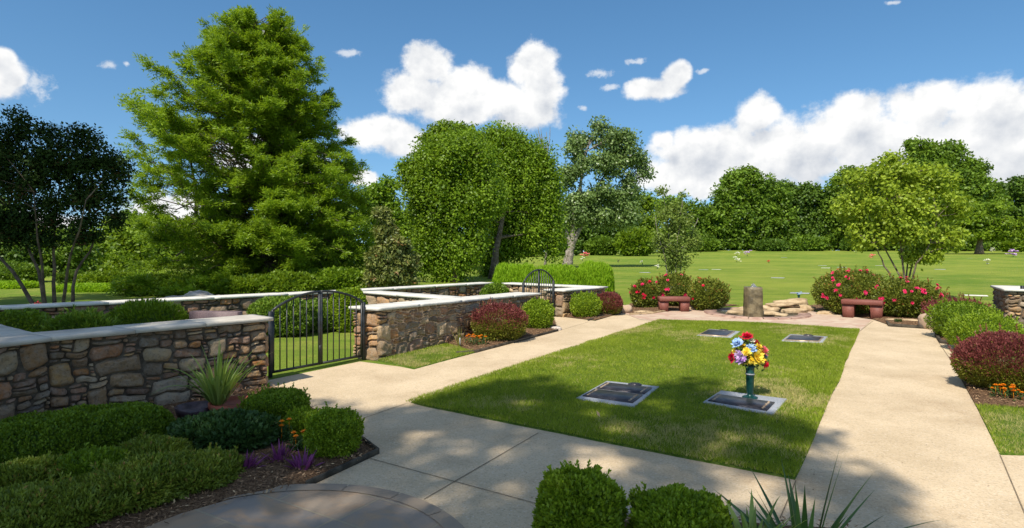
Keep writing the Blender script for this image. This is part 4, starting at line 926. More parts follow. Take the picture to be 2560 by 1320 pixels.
BL = [(1867, 838, 19, M_REDP, 0), (1880, 850, 9, M_WHITE, -.02), (1842, 855, 17, M_BLUE, -.02), (1858, 864, 12, M_YEL, 0), (1878, 868, 15, M_BLUE, -.07), (1898, 866, 14, M_YEL, -.03), (1912, 874, 18, M_CORAL, -.02),
      (1838, 878, 14, M_YEL, 0), (1868, 885, 16, M_YEL, -.05), (1848, 892, 20, M_LILAC, -.08), (1896, 893, 23, M_YEL, -.10), (1866, 878, 13, M_YEL, -.10), (1880, 902, 10, M_YEL, -.10), (1827, 893, 14, M_REDP, -.02), (1915, 888, 10, M_BLUE, 0), (1917, 912, 14, M_REDP, -.03), (1872, 902, 11, M_YEL, -.06),
      (1855, 905, 9, M_YEL, -.04), (1900, 905, 9, M_WHITE, .03), (1885, 880, 14, M_WHITE, .05), (1855, 850, 12, M_YEL, .10), (1890, 855, 14, M_REDP, .12), (1840, 890, 15, M_CORAL, .12), (1905, 890, 15, M_YEL, .12), (1875, 890, 16, M_LILAC, .14)]
cs_ = [bloom(*b_[:4], b_[4]) for b_ in BL]
mb = MB()
for c0 in cs_: tube(mb, bez(up(vb, .34), up(vb, .42) * .6 + c0 * .4 + [0, 0, -.02], c0, 5), .0025, 5, .3)
n = 420; P = np.repeat(np.array(cs_), 20, 0)[:n] * .7 + up(vb, .42) * .3 + R.normal(0, .03, (n, 3)); leaves(mb, P, rdir(n) + [0, 0, -.2], rdir(n), .045, .02, R.random(n)); mb.build('stems_and_leaves', M_LEAFD, root)

# ---------------------------------------------------------------- flowers and accent plants
def strap(label, name, base, n, Lr, w, mat, spread=.9, droop=1., seed=0, cat='plant', elmin=35, segn=9, parts=True):
    base = np.asarray(base, float); root = thing(name, base, label, cat); allm = MB()
    for q in range(n):
        a_ = R.random() * 2 * pi; Ln = R.uniform(*Lr); el_ = radians(R.uniform(elmin, 88)) ; d = np.array([cos(a_) * cos(el_) * spread, sin(a_) * cos(el_) * spread, sin(el_)]); d = nrm(d)
        t_ = np.linspace(0, 1, segn); bend = droop * R.uniform(.3, 1.1) * Ln * (1.3 - sin(el_) * .8)
        P = base + np.array([cos(a_), sin(a_), 0]) * .03 + d * (t_ * Ln)[:, None] + np.array([0, 0, -1]) * (t_ ** 2.4 * bend)[:, None] + np.array([cos(a_), sin(a_), 0]) * (t_ ** 2 * bend * .25)[:, None]
        P[:, 2] = np.maximum(P[:, 2], base[2] + .01 + .01 * R.random())
        s_ = np.array([-sin(a_), cos(a_), 0]); s_ = nrm(s_ + rdir(1)[0] * .35); ww = w * R.uniform(.7, 1.2) * np.clip(np.minimum(.55 + t_ * 2, (1 - t_) * 2.2), .02, 1) / 2
        nr = np.cross(nrm(np.gradient(P, axis=0)), s_); V = np.stack([P - s_ * ww[:, None] + nr * ww[:, None] * .45, P, P + s_ * ww[:, None] + nr * ww[:, None] * .45], 1).reshape(-1, 3)
        i_ = np.arange(segn - 1)[:, None] * 3; j_ = np.arange(2)[None, :]; F = np.stack([i_ + j_, i_ + j_ + 1, i_ + j_ + 4, i_ + j_ + 3], -1).reshape(-1, 4)
        t0 = np.clip(R.normal(.5, .25), 0, 1)
        if parts: mb = MB(); mb.add(V, F, t0); mb.build('leaf', mat, root, smooth=True)
        else: allm.add(V, F, t0)
    if not parts: allm.build('foliage', mat, root, smooth=True)
    return root
pp = at(585, 1062); pp2 = at(490, 1066)
root = thing('flower_pot', pp, 'terracotta pot holding the strap-leaved plant near the stone wall end', 'pot'); mb = MB()
lathe(mb, [(.0, .0), (.13, .0), (.19, .12), (.215, .19), (.235, .195), (.235, .24), (.215, .242), (.20, .21), (0, .205)], pp, 28); mb.build('pot_body', M_TERRA, root, smooth=False)
root = thing('glazed_bowl', pp2, 'dark purplish bowl half hidden in leaves left of the terracotta pot', 'bowl'); mb = MB()
lathe(mb, [(.0, .0), (.10, .0), (.15, .08), (.18, .16), (.19, .21), (.178, .212), (.165, .16), (0, .14)], pp2, 28); mb.build('bowl_body', M_DKPOT, root, smooth=True)
strap('tall arching strap-leaved plant in the terracotta pot before the stone wall', 'strap_leaf_plant', up(at(545, 1062), .16), 84, (.50, .90), .032, M_STRAP, .85, .75, elmin=52)
strap('sword-leaved plant with upright pointed blades at the bottom edge, right of the front boxwoods', 'sword_leaf_plant', up(at(2010, 1440), .0), 36, (.42, .82), .038, M_SWORD, 1.3, .22)
strap('arching pale green strap-leaved plant at the bottom edge beside the wide low boxwood', 'strap_leaf_plant', up(at(1880, 1440), .02), 44, (.34, .60), .034, M_STRAP, 1.2, .7)
for (x, y, lab) in ((612, 1185, 'leftmost of the three purple-leaved plants in the bark mulch'), (700, 1162, 'middle purple-leaved plant, just below the marigolds'), (757, 1184, 'rightmost of the three purple-leaved plants, nearest the ball shrub')):
    strap(lab, 'purple_plant', at(x, y), 40, (.11, .23), .024, M_PURP, 1., .35, segn=5)
def marigold(label, px, py, nf, rpx_, h=.14, fs=.028, mat=M_ORANGE):
    b_ = at(px, py); k = b_[1] / FPX; r = rpx_ * k; root = thing('marigold_clump', b_, label, 'flowers', 'clumps of orange marigolds'); n = 500; mb = MB()
    a_ = R.random(n) * 2 * pi; q = np.sqrt(R.random(n)) * r; P = np.c_[b_[0] + q * np.cos(a_), b_[1] + q * np.sin(a_) * .7, b_[2] + R.random(n) * h]; leaves(mb, P, rdir(n) + [0, 0, .5], rdir(n) + [0, 0, .5], .04, .014, R.random(n)); mb.build('foliage', M_LEAFD, root)
    for _ in range(nf):
        a0 = R.random() * 2 * pi; q0 = sqrt(R.random()) * r; c0 = np.array([b_[0] + q0 * cos(a0), b_[1] + q0 * sin(a0) * .7, b_[2] + h * R.uniform(.85, 1.35)]); mb = MB()
        for m_, tl, sc in ((8, .15, 1), (7, .7, .8), (5, 1.6, .55)):
            a_ = np.arange(m_) / m_ * 6.283 + R.random(); D = np.c_[np.cos(a_), np.sin(a_), np.full(m_, tl)]; leaves(mb, np.repeat(c0[None], m_, 0), D, np.tile([0, 0, 1.], (m_, 1)), fs * sc, fs * sc * .8, R.random(m_), -.1)
        tube(mb, [c0 - [0, 0, h * .8], c0], .002, 4); mb.build('flower_head', mat, root)
marigold('orange marigolds left of the purple plants in the near left bed', 652, 1130, 3, 20)
marigold('taller orange marigolds behind the middle purple plant', 702, 1118, 5, 26, .18)
marigold('orange marigolds at the foot of the bright ball shrub', 748, 1140, 5, 24, .16)
marigold('orange marigolds left of the red barberry by the middle wall', 1192, 868, 11, 30, .16, .036)
marigold('long band of orange marigolds under the large red barberry', 2535, 1004, 26, 55, .14, .03)
marigold('small orange marigold by the grey timber edging near the boulder', 2246, 810, 3, 8, .10, .03)
marigold('pale orange flowers left of the right granite bench', 2095, 780, 3, 14, .12, .03)
strap('thin bare stick plant beside the marigolds at the middle wall', 'twiggy_plant', at(1150, 870), 16, (.2, .5), .008, M_BARBG, .8, .3, parts=False, segn=5)
mb = MB(); p_ = at(1150, 870); box(mb, up(p_, .09), (.012, 0, 0), (0, .003, 0), (0, 0, .09)); tag(mb.build('plant_stake', M_GRAN, origin=p_), 'thin pale plant stake left of the orange marigolds', 'stake')
# upright granite marker inside the first plot
c0 = Wp(540, 790, 9.6); mb = MB(); z0 = float(zg(c0[0], 9.6)); box(mb, (c0[0], 9.6, z0 + .375), np.array([.41, -.04, 0]), np.array([.008, .08, 0]), (0, 0, .375), bev=.01)
M_PGR = flat_mat('purple_granite', (.13, .085, .085), (.19, .13, .13), 60, .55, .35, .001, 80)
tag(mb.build('upright_monument', M_PGR, origin=(c0[0], 9.6, z0)), 'plain purplish granite monument whose top shows above the near wall', 'monument')
# litter
def litter(n, poly, lab, nm):
    P = scatter(poly, n); mb = MB(); Z = zg(P[:, 0], P[:, 1]) + .018; leaves(mb, np.c_[P, Z], rdir(n) * [1, 1, .1], rdir(n) * .25 + [0, 0, 1], R.uniform(.008, .028, n), R.uniform(.004, .012, n), R.random(n) * .7, .1)
    tag(mb.build(nm, M_CHIP), lab, 'leaf litter', kind='stuff')
litter(700, walk, 'tiny dry leaf scraps scattered over the pale path', 'leaf_litter')
mb = MB(); p_ = at(1500, 1058); leaves(mb, np.array([up(p_, .06)]), np.array([[-.4, .1, .8]]), np.array([[0, -1, .2]]), .075, .03, np.array([.95])); tag(mb.build('fallen_leaf', M_CHIP, origin=p_), 'single dry curled leaf standing in the front part of the lawn', 'leaf')

# ---------------------------------------------------------------- trees
def zof(py, Yd): return EYE - (py - HZ) / FPX * Yd
def foliage(mb, C, rc, nl, Ln, Wd_, flat=.8, outc=None, droop=.1, tb=.5, seed=0, hang=0.):
    """leaf clumps round centres C"""
    m_ = len(C); rc = np.broadcast_to(rc, (m_,)) * R.uniform(.6, 1.4, m_); idx = np.repeat(np.arange(m_), nl); n = len(idx)
    d = rdir(n); k = R.random(n) ** .45; off = d * k[:, None] * rc[idx][:, None] * [1, 1, flat]
    if hang > 0: off[:, 2] -= hang * R.random(n) ** 2
    P = C[idx] + off; out = nrm(C - outc)[idx] if outc is not None else d
    N = nrm(d * .8 + out * .25 + np.array([0, 0, .35]) + rdir(n) * .38); D = nrm(rdir(n) + out * .3 + d * .3 - [0, 0, droop])
    ct = R.normal(0, .16, m_)[idx]; t_ = np.clip(tb + ct + R.normal(0, .15, n) , 0, 1)
    q = .7 + .6 * R.random(n); leaves(mb, P, D, N, Ln * q, Wd_ * q, t_, .12); return mb
def ells_to_clumps(ells, Yd, rc, dens, zsq=1., depth=1.):
    """ells: (px, py, rx, ry) outlines at distance Yd -> clump centres through the volumes, denser near the surface"""
    out = []; k = Yd / FPX
    for e in ells:
        x, y, rx, ry = e[:4]; c0 = Wp(x, y, Yd); r = np.array([rx * k, min(rx, 1.3 * ry + 20) * k * depth * .9, ry * k]); rr_ = np.maximum(r - rc * .75, rc * .3)
        sa = 4 * pi * ((r[0] * r[1]) ** 1.6 / 3 + (r[0] * r[2]) ** 1.6 / 3 + (r[1] * r[2]) ** 1.6 / 3) ** (1 / 1.6); n = max(4, int(sa / (rc * rc) * dens))
        d = rdir(n); q = R.random(n) ** .28; out.append(c0 + d * rr_ * q[:, None])
        if len(e) > 4: out[-1][:, 1] += e[4]
    return np.concatenate(out)
def limb_to(mb, a, b_, r0, r1, sag=.15, seg=6):
    a, b_ = np.asarray(a, float), np.asarray(b_, float); m_ = (a * .5 + b_ * .5) + np.array([0, 0, np.linalg.norm(b_ - a) * sag]) + R.normal(0, .05, 3) * np.linalg.norm(b_ - a)
    P = bez(a, m_, b_, 7); tube(mb, P, np.linspace(r0, r1, 7), seg, cap=False)
def tree(name, label, gpt, Yd, ells, mat, bark, rc, dens, nl, Ln, Wd_, tr, nlimb=26, lean=(0, 0), forks=None, flat=.8, hang=0., group=None, tb=.5, cat='tree', fy=.5, depth=1., void=.34, junction=None):
    base = np.array([*gpt[:2], float(zg(*gpt[:2])) - .05]); root = thing(name, base, label, cat, group)
    C = ells_to_clumps(ells, Yd, rc, dens, depth=depth); cen_ = C.mean(0); zt_, zb_ = C[:, 2].max(), C[:, 2].min()
    C = C[C[:, 2] > base[2] + rc * .6]; C = C[(vnoise(C / (rc * 2.3), 17) > void) | (R.random(len(C)) < .12)]
    mt = MB(); top = np.array([cen_[0] + lean[0], cen_[1] + lean[1], zb_ + (zt_ - zb_) * .72]); starts = []
    if forks is None: forks = [top]
    for f in forks:
        f = np.asarray(f, float); mid = base * .45 + f * .55; mid[:2] = base[:2] * .75 + f[:2] * .25; P = bez(base, mid, f, 10) if junction is None else np.concatenate([bez(base, base * .4 + junction * .6, junction, 4)[:3], bez(junction, junction * .5 + f * .5 + [0, 0, .3], f, 7)]); w = np.linspace(1, .22, 10); w[0] = 1.45; w[1] = 1.12
        P[1:-1] += R.normal(0, .04, (8, 3)) * tr * 4; tube(mt, P, tr * w * (1 if len(forks) == 1 else .8), 10); starts.append(P)
    SP = np.concatenate([P[3:] for P in starts]); SW = np.concatenate([tr * np.linspace(1, .22, 10)[3:] for P in starts])
    trunk = mt.build('trunk', bark, root, smooth=True)
    ml = MB(); pick = C[R.permutation(len(C))[:nlimb]]
    for c0 in pick:
        dd = np.linalg.norm(SP - c0, axis=1) + np.clip(SP[:, 2] - c0[2], 0, None) * 1.5; q = dd.argmin(); limb_to(ml, SP[q], c0, SW[q] * .5, .012 * Yd / 20, .08, 5)
    o = ml.build('limbs', bark, root, smooth=True)
    mb = MB(); foliage(mb, C, rc, nl, Ln, Wd_, flat, cen_, .15, tb, hang=hang); mb.build('crown', mat, root); return root
def gnd(px, Yd): x = (px - CX) / FPX * Yd; return np.array([x, Yd, float(zg(x, Yd))])

# the big feathery cypress
def cypress():
    Yd = 25.; base = gnd(668, Yd); root = thing('cypress_tree', base, 'huge feathery bright green conifer-like tree towering behind the rear wall', 'tree'); k = Yd / FPX
    prof = [(760, 300, 960), (700, 292, 958), (640, 322, 955), (600, 318, 950), (540, 345, 940), (500, 330, 930), (470, 322, 935), (430, 335, 905), (400, 318, 900), (375, 322, 918), (345, 306, 930), (336, 305, 905), (322, 350, 838), (300, 365, 826), (283, 332, 832), (264, 312, 846),
            (240, 345, 852), (228, 350, 830), (205, 352, 800), (185, 356, 795), (160, 350, 802), (150, 398, 800), (132, 452, 796), (126, 540, 795), (112, 536, 788), (98, 528, 752), (84, 540, 742), (62, 518, 735), (48, 560, 720), (34, 592, 708), (24, 602, 612)]
    ys_ = np.array([p_[0] for p_ in prof][::-1]); le = np.array([p_[1] for p_ in prof][::-1]); re = np.array([p_[2] for p_ in prof][::-1])
    tx = lambda y: np.interp(y, [40, 200, 300, 460, 760], [640, 655, 668, 664, 668])
    mt = MB(); yy = np.linspace(760, 60, 16); P = np.array([Wp(tx(y), y, Yd) for y in yy]); P[0][2] = base[2] - .1; tube(mt, P, np.interp(yy, [60, 300, 760], [.03, .14, .30]), 10)
    P2 = np.array([Wp(x, y, Yd - .4) for x, y in ((664, 600), (620, 590), (575, 578), (545, 572), (503, 565), (490, 540), (491, 490), (480, 420), (466, 350))]); tube(mt, P2, np.linspace(.17, .03, 9), 8)
    P3 = np.array([Wp(x, y, Yd - .3) for x, y in ((545, 572), (520, 600), (480, 610), (440, 640))]); tube(mt, P3, np.linspace(.08, .03, 4), 6)
    mt.build('trunk', M_BARK, root, smooth=True)
    mb, ml = MB(), MB(); nb = 560; holes = [(562, 385, 48), (465, 525, 52), (612, 415, 38), (425, 480, 30), (657, 84, 16), (520, 338, 20), (640, 345, 26), (905, 470, 14), (705, 300, 16), (560, 470, 26), (745, 380, 14), (500, 455, 22), (590, 330, 16), (470, 300, 12), (800, 440, 12), (520, 600, 18)]
    for q in range(nb):
        f = (q + R.random()) / nb; y0 = 780 - 735 * f ** 1.0; a_ = q * 2.39996 + R.normal(0, .9); c_, s_ = cos(a_), sin(a_)
        rise = np.interp(f, [0, .3, .7, 1], [-.02, .16, .42, .8]) + R.normal(0, .14); ext = (lambda y: (np.interp(y, ys_, re) - tx(y)) if c_ > 0 else (tx(y) - np.interp(y, ys_, le)))
        w = abs(c_); Lp = ext(y0) * .5 + ext(max(45, y0 - rise * ext(y0))) * .5; rad_ = Lp * k * (w + (1 - w) * .85) * R.uniform(.72, 1.04) if R.random() < .8 else Lp * k * R.uniform(.35, .7)
        rad_ = max(rad_, .5)
        if f > .9: rad_ *= .75
        a0 = Wp(tx(y0), min(y0 + rise * 10, 752), Yd); d = np.array([c_, s_, 0]); n_ = 9; t_ = np.linspace(0, 1, n_)
        dr = .10 * rad_ * (1 - f); PP = a0 + d * (t_ * rad_)[:, None] + np.array([0, 0, 1]) * (rise * rad_ * t_ ** 1.25 - dr * t_ ** 2.5)[:, None]; PP[1:] += R.normal(0, .07, (n_ - 1, 3)) * rad_ * .5 * [1, 1, 1.3]
        PP[:, 2] = np.maximum(PP[:, 2], zg(PP[:, 0], PP[:, 1]) + .25)
        bx_ = CX + PP[:, 0] / PP[:, 1] * FPX; by_ = HZ - (PP[:, 2] - EYE) / PP[:, 1] * FPX; bad = np.where((bx_ < np.interp(by_, ys_, le) + 6) | (bx_ > np.interp(by_, ys_, re) - 6) | (by_ < 40))[0]
        cut = bad[0] if len(bad) else n_
        if cut > 2: tube(ml, PP[:cut], np.linspace(.055 * (1 - f * .6), .010, n_)[:cut], 5, cap=False)
        # sprays: side twigs carrying flat feathery foliage
        nt_ = int(9 + rad_ * 7.5); tt = R.uniform(.15, 1.06, nt_) ** .85; base_ = np.stack([np.interp(tt, t_, PP[:, j_]) for j_ in range(3)], 1)
        sd = np.where(R.random(nt_) < .5, 1, -1); side = np.array([-s_, c_, 0]); tw = nrm(d * R.uniform(.3, 1.1, nt_)[:, None] + side * (sd * R.uniform(.3, 1., nt_))[:, None] + np.array([0, 0, .22]) + rdir(nt_) * .5)
        tl = (.30 + .42 * R.random(nt_)) * (.6 + .5 * (1 - tt)) * min(1.25, .45 + rad_ / 4.5)
        sx = CX + (base_[:, 0] + tw[:, 0] * tl * .5) / (base_[:, 1]) * FPX; sy = HZ - (base_[:, 2] - EYE) / base_[:, 1] * FPX; okk = np.ones(nt_, bool)
        wob = (fbm(np.c_[sy / 38., sx * 0 + (sx > 650) * 9.], 91, 2) - .5) * 34; okk &= (sx > np.interp(sy, ys_, le) + wob + R.normal(0, 7, nt_)) & (sx < np.interp(sy, ys_, re) - wob + R.normal(0, 7, nt_)) & (sy > 30) & ~((sy < 72) & (abs(sx - 655) < 24))
        for (hx, hy, hr) in holes: okk &= ((((sx - hx) / hr) ** 2 + ((sy - hy) / hr / .8) ** 2) > R.uniform(.5, 1.2, nt_)) | (R.random(nt_) < .07)
        base_, tw, tl = base_[okk], tw[okk], tl[okk]; m_ = len(tl)
        if not m_: continue
        nl = 44; ii = np.repeat(np.arange(m_), nl); u = R.random(m_ * nl); C = base_[ii] + tw[ii] * (tl[ii] * u)[:, None]; C[:, 2] -= .12 * tl[ii] * u ** 2
        sdn = nrm(np.cross(tw, [0, 0, 1.]))[ii]; s2 = np.where(R.random(len(ii)) < .5, -1, 1)[:, None]
        D = nrm(tw[ii] * .8 + sdn * s2 * .6 + rdir(len(ii)) * .7); P = C + R.normal(0, .065, (len(ii), 3)) * [1, 1, .75]; N = nrm(rdir(len(ii)) * .8 + [0, -.25, .8])
        ct = R.normal(0, .13, m_)[ii] + R.normal(0, .08); t__ = np.clip(.5 + ct + R.normal(0, .13, len(ii)), 0, 1); leaves(mb, P, D, N, R.uniform(.10, .21, len(ii)), .040, t__, .1)
    ml.build('limbs', M_BARK, root, smooth=True); mb.build('crown', M_CYP, root); return root
cypress()
# dark multi-stemmed tree on the left (in the shade of a tall neighbour outside the picture)
def multistem(name, label, base, Yd, stems, ells, mat, bark, rc, dens, nl, Ln, Wd_, r0, flat=.9, sub=3, tb=.5, depth=1., nlimb=40):
    root = thing(name, base, label, 'tree'); C = ells_to_clumps(ells, Yd, rc, dens, depth=depth); C = C[C[:, 2] > base[2] + .3]; C = C[(vnoise(C / (rc * 2.2), 19) > .12)]; SP = []; 
    for q, pts in enumerate(stems):
        P = np.array([Wp(x, y, Yd + dy) for (x, y, dy) in pts]); P[0][2] = base[2] - .05; t_ = np.linspace(0, 1, len(P)); tt = np.linspace(0, 1, 9); P = np.stack([np.interp(tt, t_, P[:, j_]) for j_ in range(3)], 1)
        P[1:-1] += R.normal(0, .02, (7, 3)); mt = MB(); tube(mt, P, np.linspace(r0, r0 * .25, 9) * R.uniform(.8, 1.15), 8); mt.build('stem', bark, root, smooth=True); SP.append(P[3:])
    SP = np.concatenate(SP); ml = MB()
    for c0 in C[R.permutation(len(C))[:nlimb]]:
        dd = np.linalg.norm(SP - c0, axis=1) + np.clip(SP[:, 2] - c0[2], 0, None) * 2; limb_to(ml, SP[dd.argmin()], c0, r0 * .3, .008, .05, 5)
    ml.build('limbs', bark, root, smooth=True); mb = MB(); foliage(mb, C, rc, nl, Ln, Wd_, flat, C.mean(0), .1, tb); mb.build('crown', mat, root); return root
Yd = 16.
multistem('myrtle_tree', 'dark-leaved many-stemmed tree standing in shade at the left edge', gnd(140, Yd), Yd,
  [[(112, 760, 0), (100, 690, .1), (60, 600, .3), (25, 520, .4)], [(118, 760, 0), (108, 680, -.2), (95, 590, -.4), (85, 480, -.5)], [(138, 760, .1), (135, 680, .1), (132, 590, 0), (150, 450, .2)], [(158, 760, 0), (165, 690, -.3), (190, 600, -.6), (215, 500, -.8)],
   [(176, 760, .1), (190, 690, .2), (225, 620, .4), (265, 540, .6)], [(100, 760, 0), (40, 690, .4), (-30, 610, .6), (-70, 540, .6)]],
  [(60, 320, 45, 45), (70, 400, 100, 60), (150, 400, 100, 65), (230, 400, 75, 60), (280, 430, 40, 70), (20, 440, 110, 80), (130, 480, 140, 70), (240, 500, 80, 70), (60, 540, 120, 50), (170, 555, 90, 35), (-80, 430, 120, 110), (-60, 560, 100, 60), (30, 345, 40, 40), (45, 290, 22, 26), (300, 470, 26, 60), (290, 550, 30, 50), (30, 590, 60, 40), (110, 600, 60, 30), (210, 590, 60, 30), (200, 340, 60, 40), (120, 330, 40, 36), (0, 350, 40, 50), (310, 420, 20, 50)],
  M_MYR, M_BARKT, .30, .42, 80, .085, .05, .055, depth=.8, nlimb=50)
# two elms in the middle
Yd = 29.
tree('elm_tree', 'broad green tree with drooping leaves and a straight dark trunk, left of its twin', G(1137, 706), Yd,
     [(1110, 400, 95, 85), (1170, 380, 85, 70), (1050, 470, 62, 80), (1020, 415, 38, 40), (1120, 500, 105, 85), (1190, 470, 80, 90), (1080, 580, 72, 70), (1150, 600, 85, 70), (1125, 655, 75, 30), (1060, 630, 35, 40)],
     M_ELM, M_BARK, .62, .50, 230, .135, .085, .17, 30, hang=1., void=.16)
Yd = 34.
tree('elm_tree', 'larger round-topped green tree behind the pair, with a leafy vine-clad trunk', G(1232, 697), Yd,
     [(1240, 390, 100, 80), (1190, 350, 60, 45), (1250, 330, 50, 35), (1310, 430, 85, 85), (1260, 480, 110, 85), (1350, 500, 55, 80), (1320, 560, 80, 60), (1250, 580, 95, 60), (1232, 630, 38, 60), (1225, 660, 28, 40), (1380, 540, 35, 50), (1300, 370, 45, 40), (1340, 410, 40, 40), (1365, 500, 55, 75), (1385, 580, 45, 50), (1330, 395, 75, 60), (1285, 350, 60, 38), (1370, 450, 50, 60)],
     M_ELM, M_BARK, .70, .50, 230, .15, .095, .20, 30, hang=1.2, void=.12)
tree('elm_tree', 'tree whose yellow-green top shows above the two broad green trees', gnd(1120, 41), 41., [(1120, 335, 72, 38), (1080, 350, 40, 30), (1180, 345, 50, 30), (1110, 400, 80, 50), (1050, 400, 40, 30)], M_LIME, M_BARK, .6, .5, 90, .22, .14, .25, 14, tb=.35)
# sweetgum with forked pale trunk
Yd = 45.
gb = G(1416, 671); tree('sweetgum_tree', 'grey-green airy tree with a pale forked trunk standing on the lawn', gb, gb[1],
     [(1510, 350, 55, 52), (1445, 375, 48, 42), (1560, 390, 60, 50), (1490, 420, 80, 50), (1420, 440, 45, 45), (1600, 400, 28, 32), (1580, 470, 48, 50), (1500, 490, 80, 50), (1430, 520, 60, 55), (1395, 560, 42, 34), (1490, 545, 80, 40), (1565, 540, 55, 44), (1440, 345, 40, 30), (1560, 350, 45, 36), (1500, 315, 22, 20), (1380, 480, 30, 40), (1610, 430, 22, 26)],
     M_GUM, M_BARKG, .75, .36, 120, .20, .135, .36, 50, forks=[Wp(1385, 500, gb[1]), Wp(1510, 440, gb[1] + .6), Wp(1465, 380, gb[1] - .4)], tb=.5, void=.2, junction=Wp(1428, 618, gb[1]))
mb = MB()
p0 = Wp(1362, 420, 46)
for q in range(12): limb_to(mb, p0 + [R.normal(0, .1), 0, R.uniform(0, 1.6)], Wp(1362 + R.uniform(-26, 30), R.uniform(312, 360), 46), .035, .012, .02, 4)
limb_to(mb, gnd(1362, 46), Wp(1366, 330, 46), .12, .02, 0, 6); limb_to(mb, Wp(1362, 420, 46), Wp(1352, 322, 46), .05, .012, 0, 5)
tag(mb.build('dead_tree', M_BARKG, origin=gnd(1362, 46)), 'bare dead treetop poking up between the broad green tree and the airy grey-green one', 'tree')
# magnolia
Yd = 21.
tree('magnolia_tree', 'glossy-leaved conical young tree with brownish leaves behind the rear wall', gnd(985, Yd), Yd,
     [(955, 540, 24, 28), (965, 575, 34, 34), (985, 615, 48, 40), (965, 650, 54, 40), (990, 690, 56, 36), (1010, 655, 40, 34), (940, 690, 34, 34)], M_MAG, M_BARK, .20, .65, 75, .14, .065, .07, 16, tb=.5)
# slender young tree behind the left rose bushes
Yd = 18.6; bs = gnd(1686, Yd)
multistem('young_tree', 'slender sparse young tree rising behind the left rose bushes', bs, Yd,
  [[(1684, 760, 0), (1680, 660, .1), (1668, 560, .1), (1655, 480, .1)], [(1688, 760, 0), (1690, 640, -.1), (1700, 550, -.1), (1706, 490, -.1)], [(1690, 760, 0), (1705, 650, .1), (1735, 570, .1), (1745, 545, .2)], [(1682, 760, 0), (1665, 660, 0), (1645, 590, -.2), (1640, 560, -.2)]],
  [(1660, 540, 34, 40), (1705, 560, 38, 44), (1680, 600, 56, 44), (1735, 600, 26, 40), (1650, 610, 26, 34), (1680, 655, 34, 36), (1700, 640, 34, 34), (1655, 480, 22, 12), (1705, 490, 12, 16), (1685, 520, 30, 24)],
  M_YNG, M_BARKG, .17, .30, 34, .085, .045, .022, nlimb=70, tb=.5)
# redbud on the right
Yd = 18.2; bs = gnd(2262, Yd)
multistem('redbud_tree', 'wide light green vase-shaped small tree behind the right rose bushes', bs, Yd,
  [[(2256, 770, 0), (2250, 690, .1), (2210, 620, .2), (2150, 540, .3), (2120, 470, .3)], [(2260, 770, 0), (2258, 680, 0), (2245, 580, -.1), (2230, 450, -.2)], [(2266, 770, .05), (2275, 680, .2), (2300, 570, .5), (2310, 440, .6)], [(2270, 770, 0), (2290, 670, -.3), (2330, 600, -.4), (2345, 540, -.5)],
   [(2262, 770, 0), (2268, 690, .5), (2280, 600, 1.), (2260, 500, 1.3)], [(2250, 770, 0), (2225, 690, -.2), (2200, 640, -.2), (2185, 610, -.3)]],
  [(2240, 430, 75, 34), (2160, 450, 60, 42), (2320, 450, 75, 46), (2200, 500, 95, 60), (2300, 510, 95, 60), (2120, 520, 42, 50), (2385, 520, 44, 52), (2160, 590, 70, 40), (2260, 580, 90, 46), (2350, 600, 60, 48), (2300, 640, 60, 30), (2200, 560, 80, 50), (2230, 400, 50, 18), (2390, 590, 34, 30)],
  M_RED, M_BARK, .24, .30, 46, .105, .075, .040, nlimb=110, tb=.5)
